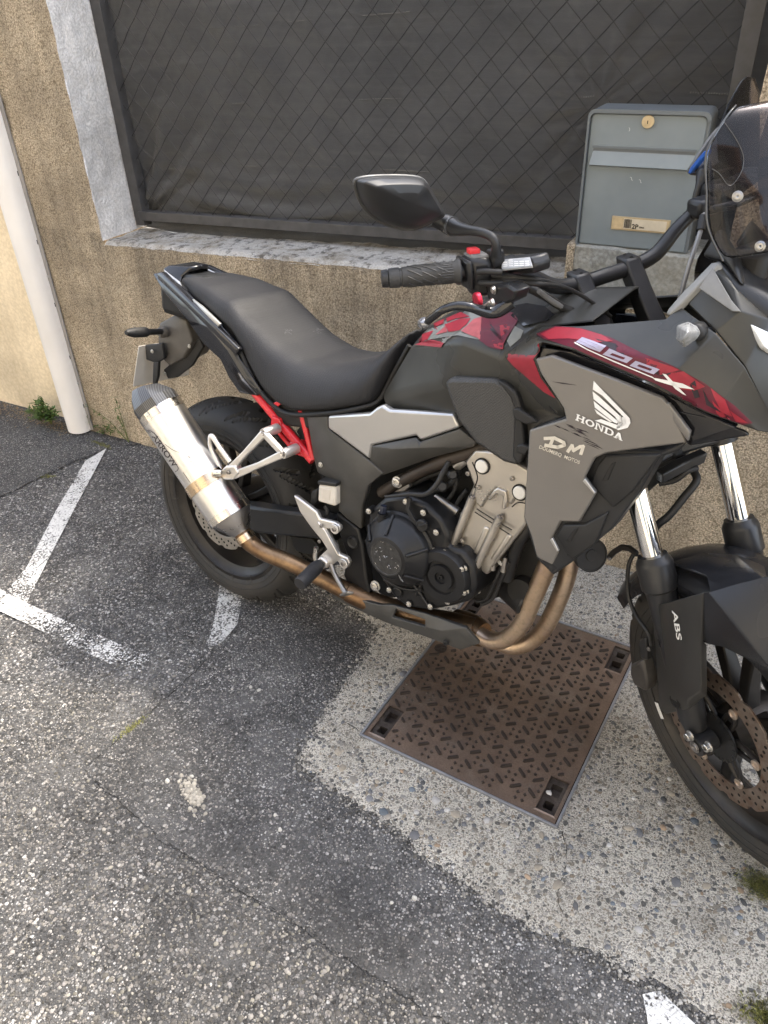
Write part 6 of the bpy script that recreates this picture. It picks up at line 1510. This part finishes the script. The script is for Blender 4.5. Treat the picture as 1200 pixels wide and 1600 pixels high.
def grip(a, b, nm):
    d = (b - a); L = d.length; d = d.normalized()
    o = lathe(nm, [(.0, .013), (.002, .0165), (.012, .0172), (.020, .0172), (.021, .0155), (.024, .0155), (.025, .0168), (.03, .0172), (L - .012, .0178), (L - .006, .022), (L - .002, .0225), (L, .0205)], a, d, K_GRIP, bike, 28)
    lathe('bar_end', [(-.012, .006), (-.011, .0145), (-.002, .0155), (0, .0155), (0, .01)], a, d, K_PL2, o, 24)
    _, u, v = basis(d)
    for k in range(9):        # raised diagonal ribs
        for j in range(3):
            a0 = 2 * pi * k / 9 + j * .35; s0 = L * (.27 + .2 * j); P = [a + d * (s0 + t * .024) + (u * cos(a0 + t * .75) + v * sin(a0 + t * .75)) * .0176 for t in (0, .33, .66, 1)]
            tube('grip_rib', P, .0013, K_GRIP, o, 5)
    for k in range(24):
        a0 = 2 * pi * k / 24; P = [a + d * (L - .034 + t * .02) + (u * cos(a0) + v * sin(a0)) * .0178 for t in (0, 1)]; tube('grip_rib', P, .0011, K_GRIP, o, 4)
    return o
tg = grip(g0, g1, 'throttle_grip'); grip(H(-.503, .410, .8838), H(-.463, .290, .8735), 'clutch_grip')
# switch housing
ww = SRM @ Vector((0, 1, 0)); fx = SRM @ Vector((1, 0, 0)); uz = SRM @ Vector((0, 0, 1))
def chunk(name, c, R3, sx, sy, sz, m, parent=None, bevel=.004):
    V = [c + R3[0] * (a * sx) + R3[1] * (b * sy) + R3[2] * (e * sz) for a in (-.5, .5) for b in (-.5, .5) for e in (-.5, .5)]
    F = [(0, 1, 3, 2), (4, 6, 7, 5), (0, 4, 5, 1), (2, 3, 7, 6), (0, 2, 6, 4), (1, 5, 7, 3)]; return part(name, V, F, m, parent, bevel)
def spx(px, py, lat): return SB(px, py, lat)
def sprism(name, pts, lat, th, m, parent=None, bevel=.003):
    V, F = ngon_prism([SB(a, b, lat) for a, b in pts], SRM @ Vector((0, th, 0))); return part(name, V, F, m, parent, bevel)
hc = H(-.461, -.268, .868)
R3 = (fx, (g1 - g0).normalized(), uz)
hs = chunk('switch_housing', H(-.458, -.262, .868), R3, .046, .044, .056, K_PL2, None, .012)
chunk('switch_housing_rim', H(-.460, -.283, .870), R3, .048, .010, .052, K_PL2, hs, .010)
chunk('housing_lower', H(-.452, -.262, .842), R3, .036, .036, .030, K_PL, hs, .010)
ks = chunk('kill_switch', H(-.463, -.262, .902), R3, .016, .019, .012, mat('switch_red', (.62, .035, .045), .35), hs, .003)
chunk('housing_top', H(-.460, -.258, .893), R3, .034, .034, .012, mat('housing_grey', (.10, .10, .10), .4, 0, .2, 30, dust=.3, dcol=(.35, .35, .34)), hs, .005)
# throttle cables
tube('throttle_cable_elbow', [H(-.432, -.272, .876), H(-.418, -.262, .878), H(-.405, -.24, .874)], .0052, K_PL, bike, 12, 4); tube('throttle_cable_elbow', [H(-.432, -.270, .856), H(-.418, -.262, .857), H(-.405, -.24, .855)], .0052, K_PL, bike, 12, 4)
tube('throttle_cable', [spx(770, 430, -.245), spx(800, 434, -.225), spx(840, 437, -.19), spx(880, 448, -.13), spx(915, 465, -.08), spx(945, 490, -.05)], [.006, .006, .0045, .0035, .0035, .0035], K_PL, bike, 10, 5)
tube('throttle_cable', [spx(770, 438, -.245), spx(805, 441, -.225), spx(845, 444, -.19), spx(885, 450, -.13), spx(925, 472, -.08), spx(955, 495, -.05)], [.006, .006, .0045, .0035, .0035, .0035], K_PL, bike, 10, 5)
# master cylinder, reservoir, mirror clamp
mcx = chunk('master_cylinder', H(-.446, -.215, .862), (fx, ww, uz), .034, .060, .034, K_PL2, None, .006)
rv = sprism('fluid_reservoir', [(783, 406), (828, 402), (833, 416), (832, 428), (786, 430)], -.215, .035, K_PL2, None, .004)
V = [SB(*p) for p in ((783, 405, -.217), (828, 401, -.217), (832, 415, -.238), (784, 420, -.238))]; lid = part('reservoir_lid', *ngon_prism(V, SD * -.004), mat('reservoir_lid_label', (.32, .33, .34), .5, 0, .2, 90), rv, .001)
for k in range(4):
    for j in range(5):
        if random.random() < .8: decal('lid_print', lid, [(786 + j * 8.5 + k * .4, 406.5 + k * 3 - j * .4), (793 + j * 8.5 + k * .4, 406.2 + k * 3 - j * .4), (793 + j * 8.5, 407.6 + k * 3 - j * .4), (786 + j * 8.5, 407.9 + k * 3 - j * .4)], K_INK2 if False else mat('lid_ink', (.75, .75, .74), .6), .0005, 20, rv)
chunk('mirror_clamp', H(-.440, -.232, .888), (fx, ww, uz), .026, .024, .030, K_PL2, mcx, .004)
# right mirror
def lat_of(px): return -.27 - (700 - px) / 145 * .165
def mirror(outline, lat, glassm_, name, base, stem, back):
    C = [SB(a, b, lat(a)) for a, b in outline]; n = len(C); cen = sum(C, Vector()) / n; f = SRM @ Vector((1, 0, .12))
    V = []
    for (s, off) in ((1, -.004), (1.0, .006), (.93, .022), (.74, .036), (.40, .043)):
        for c in C: V.append(cen + (c - cen) * s + f * off)
    V.append(cen + f * .044)
    F = [tuple(range(n))]
    for i in range(4):
        for k in range(n): F.append((i * n + k, i * n + (k + 1) % n, (i + 1) * n + (k + 1) % n, (i + 1) * n + k))
    for k in range(n): F.append((4 * n + k, 4 * n + (k + 1) % n, 5 * n))
    o = mk(name, V, F, K_PL2, bike, auto=28); bev(o, .003, 2, 25)
    rim_ = [cen + (c - cen) * 1.012 - f * .003 for c in C]; tube('mirror_rim', rim_ + rim_[:1], .0034, mat('mirror_rim', (.05, .05, .05), .42, .1, .15, 30, dust=.5, dcol=(.34, .34, .33)), o, 8)
    V2, F2 = ngon_prism([cen + (c - cen) * .95 - f * .0045 for c in C], f * -.002); mk('mirror_glass', V2, F2, glassm_, o)
    tube('mirror_stem', stem, [.0105, .0075, .0075, .0075, .0085, .0125, .0165, .012], K_PL2, o, 16, 4)
    return o
mo = cat([(x, y, 0) for x, y in ((556, 287), (566, 279), (600, 276), (645, 277), (663, 284), (676, 306), (692, 334), (680, 343), (650, 357), (625, 356), (592, 344), (566, 318))], 3, True)
mir = mirror([(v.x, v.y) for v in mo], lat_of, K_CHR, 'mirror', None, [SB(775, 398, -.235), SB(775, 382, -.237), SB(768, 370, -.240), SB(752, 363, -.247), SB(733, 360, -.255), SB(716, 357, -.260), SB(698, 350, -.268), SB(676, 342, -.29)], None)
tube('stem_ring', [SB(708, 354, -.262), SB(703, 353, -.264)], .0172, mat('stem_ring', (.12, .12, .12), .3, .5), mir, 20)
# left mirror, behind the screen
mo2 = cat([(x, y, 0) for x, y in ((1079, 268), (1086, 254), (1104, 226), (1122, 203), (1132, 199), (1141, 212), (1144, 240), (1140, 262), (1118, 268), (1096, 272))], 3, True)
mirl = mirror([(v.x, v.y) for v in mo2], lambda px: .25 + (px - 1079) / 65 * .13, K_MGL, 'mirror', None, [SB(1083, 335, .225), SB(1086, 318, .228), SB(1089, 304, .232), SB(1092, 294, .236), SB(1094, 287, .24), SB(1097, 280, .246), SB(1101, 272, .254), SB(1106, 262, .262)], None)
V, F = ngon_prism([SB(a, b, .245) for a, b in ((1074, 271), (1078, 262), (1090, 247), (1099, 237), (1105, 235), (1103, 243), (1094, 252), (1084, 264), (1079, 272))], SRM @ Vector((0, .012, 0))); part('mirror_trim', V, F, mat('blue_trim', (.03, .11, .42), .35, 0, .1, 60), mirl, .002)
# brake lever with red adjuster
lv = [spx(800, 472, -.245), spx(780, 485, -.265), spx(762, 488, -.285), spx(735, 480, -.315), spx(712, 478, -.335), spx(692, 484, -.355), spx(678, 494, -.365), spx(668, 502, -.372)]
lev = tube('brake_lever', lv, [.011, .012, .010, .008, .0075, .007, .007, .007], K_GLOSS, bike, 14, 4, .75)
lathe('lever_ball', [(-.011, .004), (-.009, .0085), (0, .011), (.009, .0085), (.011, .004)], spx(663, 505, -.374), dL, mat('lever_worn', (.30, .30, .31), .3, .7, .3, 60), lev, 18)
sprism('lever_perch', [(757, 445), (792, 446), (806, 455), (800, 470), (782, 480), (762, 470)], -.258, .03, K_PL2, None, .004)
bolt(spx(772, 453, -.26), dL, .006); adj = lathe('lever_adjuster', [(0, .0125), (.006, .0125), (.008, .011), (.008, .006), (.009, .0001)], spx(749, 467, -.288), dL, K_GLRED, lev, 12)
bolt(spx(770, 472, -.28), dL, .0055, K_ZINC, lev); tube('adjuster_arc', [spx(745, 478, -.29), spx(756, 478, -.287), spx(765, 472, -.284)], .0025, K_ALU, lev, 8, 3)
# left controls
chunk('clutch_switch_housing', H(-.458, .255, .870), (fx, -ww, uz), .05, .05, .055, K_PL2, None, .012)
chunk('clutch_perch', H(-.440, .205, .866), (fx, ww, uz), .040, .045, .034, K_PL2, None, .008)
tube('clutch_lever', [H(-.425, .205, .862), H(-.405, .25, .868), H(-.410, .32, .872), H(-.425, .39, .874), H(-.42, .41, .876)], [.009, .008, .007, .006, .008], K_GLOSS, bike, 12, 4)
tube('clutch_cable_upper', [H(-.425, .195, .862), H(-.40, .17, .84), H(-.38, .13, .78), H(-.37, .10, .70)], .0045, mat('cable_grey', (.25, .25, .25), .35, .3), bike, 10, 4)
lathe('cable_adjuster', [(0, .008), (.02, .008), (.02, .006), (.03, .006)], H(-.40, .17, .84), (SRM @ Vector((-.4, .4, .5))), K_PL, bike, 12)
tube('wiring_loom', [H(-.44, -.20, .84), spx(850, 462, -.16), spx(875, 478, -.13), spx(905, 492, -.10)], .008, K_PL, bike, 10, 4); tube('brake_line', [spx(842, 455, -.18), spx(862, 470, -.15), spx(885, 483, -.12), spx(918, 497, -.09)], [.0045, .005, .0055, .0055], mat('cable_grey'), bike, 10, 4)
# horn
hd = SRM @ Vector((.75, -.62, -.05)); hp = B(922, 867, -.10)
horn = lathe('horn', [(-.03, .012), (-.012, .016), (-.010, .032), (.004, .033), (.007, .034), (.007, .0315), (.005, .031), (.004, .012), (.006, .011), (.006, .0001)], hp, BMI @ (CAM_O - (BM @ hp + BT)).normalized().lerp(BM @ Vector((1, 0, 0)), .45), K_PL, bike, 36)
tube('horn_bracket', [hp + Vector((-.03, .02, .0)), B(895, 860, -.07), B(900, 830, -.06)], .006, K_PL, bike, 8)
# side stand on the far side
gz = lambda v: Bz
foot = Vector((.52, .30, .045)); tube('side_stand', [Vector((.60, .12, .26)), Vector((.56, .21, .15)), foot], [.014, .013, .011], K_PL2, bike, 12)
V, F = boxVF(.48, .56, .275, .335, .036, .046); part('stand_foot', V, F, K_PL2, None, .003)
# ------------------------------------------------------------------ cracks, weeds, moss, litter
random.seed(21)
M_CRACK = mat('crack_dirt', (.016, .015, .014), .95, 0, .4, 80)
def crack(P, w, parent, z):
    V = []; F = []
    Q = []
    for a, b in zip(P, P[1:]):
        n = max(2, int((b - a).length / .008))
        for k in range(n): Q.append(a.lerp(b, k / n))
    Q.append(P[-1])
    for i, q in enumerate(Q):
        d = (Q[min(i + 1, len(Q) - 1)] - Q[max(i - 1, 0)]); d.z = 0; d.normalize(); nn = Vector((-d.y, d.x, 0))
        o_ = nn * (noise.noise(q * 30) * .005 + noise.noise(q * 90) * .003); ww = w * max(.05, .55 + 1.1 * noise.noise(q * 45))
        V += [(q + o_ + nn * ww) + Vector((0, 0, z)), (q + o_ - nn * ww) + Vector((0, 0, z))]
    F = [(2 * i, 2 * i + 2, 2 * i + 3, 2 * i + 1) for i in range(len(Q) - 1) if noise.noise(Q[i] * 16 + Vector((3, 3, 3))) > -.18]
    o = mk('crack', V, F, M_CRACK, parent)
    return o
crack([G(335, 1022), G(280, 1075), G(210, 1135), G(133, 1203), G(150, 1222)], .0016, patch, .0046)
crack([G(133, 1203), G(220, 1285), G(320, 1360), G(430, 1425)], .0009, patch, .0046)
crack([G(0, 778), G(60, 748), G(120, 722), G(172, 700)], .0022, road, .0046)
crack([G(40, 892), G(60, 890), G(78, 872)], .0016, road, .0082)
crack([G(560, 1145), G(540, 1130), G(520, 1140), G(490, 1150)], .0015, conc, .0072)
crack([G(880, 1300), G(886, 1350), G(870, 1400), G(880, 1440)], .0012, conc, .0072)
def leafmat(name, a, b):
    t = NT(name); at = t.n('Attribute', attribute_name='tint'); c = t.mix(t.noise(60, 4), a, b); c = t.mix(.6, c, at.outputs['Color'])
    t.set(col=c, rough=.55, spec=.4); t.p.inputs['Subsurface Weight'].default_value = 0; return t.m
M_LEAF = leafmat('weed_leaf', (.05, .10, .025), (.13, .19, .05)); M_STEM = mat('weed_stem', (.13, .15, .05), .6); M_MOSS = leafmat('moss_tuft', (.16, .18, .04), (.30, .29, .09)); M_DRY = leafmat('dry_litter', (.20, .13, .07), (.32, .24, .14))
def leaves(name, L, m, parent):
    """each leaf: folded blade of four faces"""
    V = []; F = []; C = []
    for (p, d, up, ln, w, col) in L:
        d = d.normalized(); s = d.cross(up)
        if s.length < 1e-4: s = Vector((1, 0, 0))
        s.normalize(); n = s.cross(d).normalized(); k = len(V)
        V += [p, p + d * ln * .45 + s * w * .5 + n * w * .12, p + d * ln * .5 - n * w * .05, p + d * ln * .45 - s * w * .5 + n * w * .12, p + d * ln - n * ln * .12]
        F += [(k, k + 1, k + 2), (k, k + 2, k + 3), (k + 1, k + 4, k + 2), (k + 2, k + 4, k + 3)]; C += [col] * 5
    me = mesh(name, V, F, True); at = me.color_attributes.new('tint', 'FLOAT_COLOR', 'POINT'); at.data.foreach_set('color', [x for c in C for x in (*c, 1)])
    o = link(name, me, parent, m); return o
def gcol(): g = random.uniform(.6, 1.3); return (.075 * g * random.uniform(.8, 1.3), .13 * g, .030 * g)
def weed(base, label, n, h, spread, leaf, dirs=None, lobed=True):
    o = empty('weed', Matrix.Translation(base)); tag(o, label, 'plant'); L = []
    for i in range(n):
        a = random.uniform(0, 2 * pi); r = spread * random.uniform(.2, 1); tip = Vector((r * cos(a), -abs(r * sin(a)) * .6, h * random.uniform(.35, 1))) if not dirs else Vector(dirs[i % len(dirs)]) * random.uniform(.85, 1.1)
        P = [Vector((0, 0, 0)), tip * .5 + Vector((0, 0, h * .12)), tip]; tube('stem', P, [.0018, .0014, .0009], M_STEM, o, 5, 3)
        for t in ([1, .85, .7] if lobed else [k / 7 for k in range(2, 8)]):
            q = tip * t + Vector((0, 0, h * .1 * (1 - t)))
            for k in range(6 if lobed else 3):
                dd = Vector((random.gauss(0, 1), random.gauss(-.3, .8), random.gauss(.35, .5))) + tip.normalized() * .6
                L.append((q + Vector((random.gauss(0, .008), random.gauss(0, .006), random.gauss(0, .006))) * (1 if lobed else .2), dd, Vector((0, 0, 1)), leaf * random.uniform(.6, 1.25), leaf * random.uniform(.35, .6) * (1 if lobed else .5), gcol()))
    leaves('foliage', L, M_LEAF, o); return o
q = G(84, 662); weed(Vector((q.x, q.y - .01, .003)), 'bushy green weed growing at the foot of the cream wall left of the conduit', 16, .12, .10, .030)
q = G(205, 690); weed(Vector((q.x, q.y - .012, .003)), 'straggly weed with upright narrow stems at the wall foot right of the conduit', 4, .2, .1, .022, [(-.01, -.005, .20), (-.02, -.01, .13), (-.17, -.01, .13), (-.13, -.01, .06)], False)
q = G(150, 668); weed(Vector((q.x, q.y - .02, .003)), 'low green weed sprouting directly beside the lower end of the conduit', 8, .10, .06, .020)
q = G(172, 676); weed(Vector((q.x, q.y - .01, .003)), 'small weed between the conduit and the straggly stems', 6, .05, .06, .014)
q = G(1199, 890); weed(Vector((q.x, 1.985, .01)), 'pale green leafy weed at the wall foot beyond the front fork', 7, .10, .05, .045)
def moss(base, label, n, rx, ry, h, rot=0):
    L = []
    for _ in range(n):
        u, v = random.gauss(0, rx), random.gauss(0, ry); x = u * cos(rot) - v * sin(rot); y = u * sin(rot) + v * cos(rot)
        g = random.uniform(.6, 1.35); L.append((Vector((x, y, 0)), Vector((random.gauss(0, .5), random.gauss(0, .5), 1)), Vector((1, 0, 0)), h * random.uniform(.5, 1.3), h * .35, (.20 * g, .19 * g, .075 * g)))
    o = empty('moss', Matrix.Translation(base)); tag(o, label, 'moss'); f = leaves('tufts', L, M_MOSS, o); tag(f, kind='stuff'); return o
moss(G(205, 1138, .004), 'yellow green moss growing in the asphalt crack', 260, .026, .0045, .006, 1.35)
moss(G(1190, 1385, .007), 'round tuft of moss on the pavement below the front tyre', 1300, .018, .016, .008)
moss(G(1196, 1590, .007), 'tuft of grass at the bottom right corner of the pavement', 420, .020, .016, .014)
moss(G(160, 695, .004), 'thin moss line where the leftmost painted line meets the wall', 260, .035, .006, .006, -.1)
moss(G(75, 745, .004), 'small brownish moss patch in the left asphalt seam', 160, .018, .006, .005, .4)
L = []
for _ in range(420):
    px = random.uniform(-10, 110); q = G(px, 628 + (px / 110) * 38 + abs(random.gauss(0, 9)), .004); g = random.uniform(.6, 1.3)
    L.append((q, Vector((random.gauss(0, 1), random.gauss(0, 1), random.uniform(0, .3))), Vector((0, 0, 1)), random.uniform(.006, .018), random.uniform(.003, .007), (.20 * g, .14 * g, .08 * g)))
tag(leaves('leaf_litter', L, M_DRY, None), 'dry brown litter gathered at the foot of the cream wall', 'litter', kind='stuff')
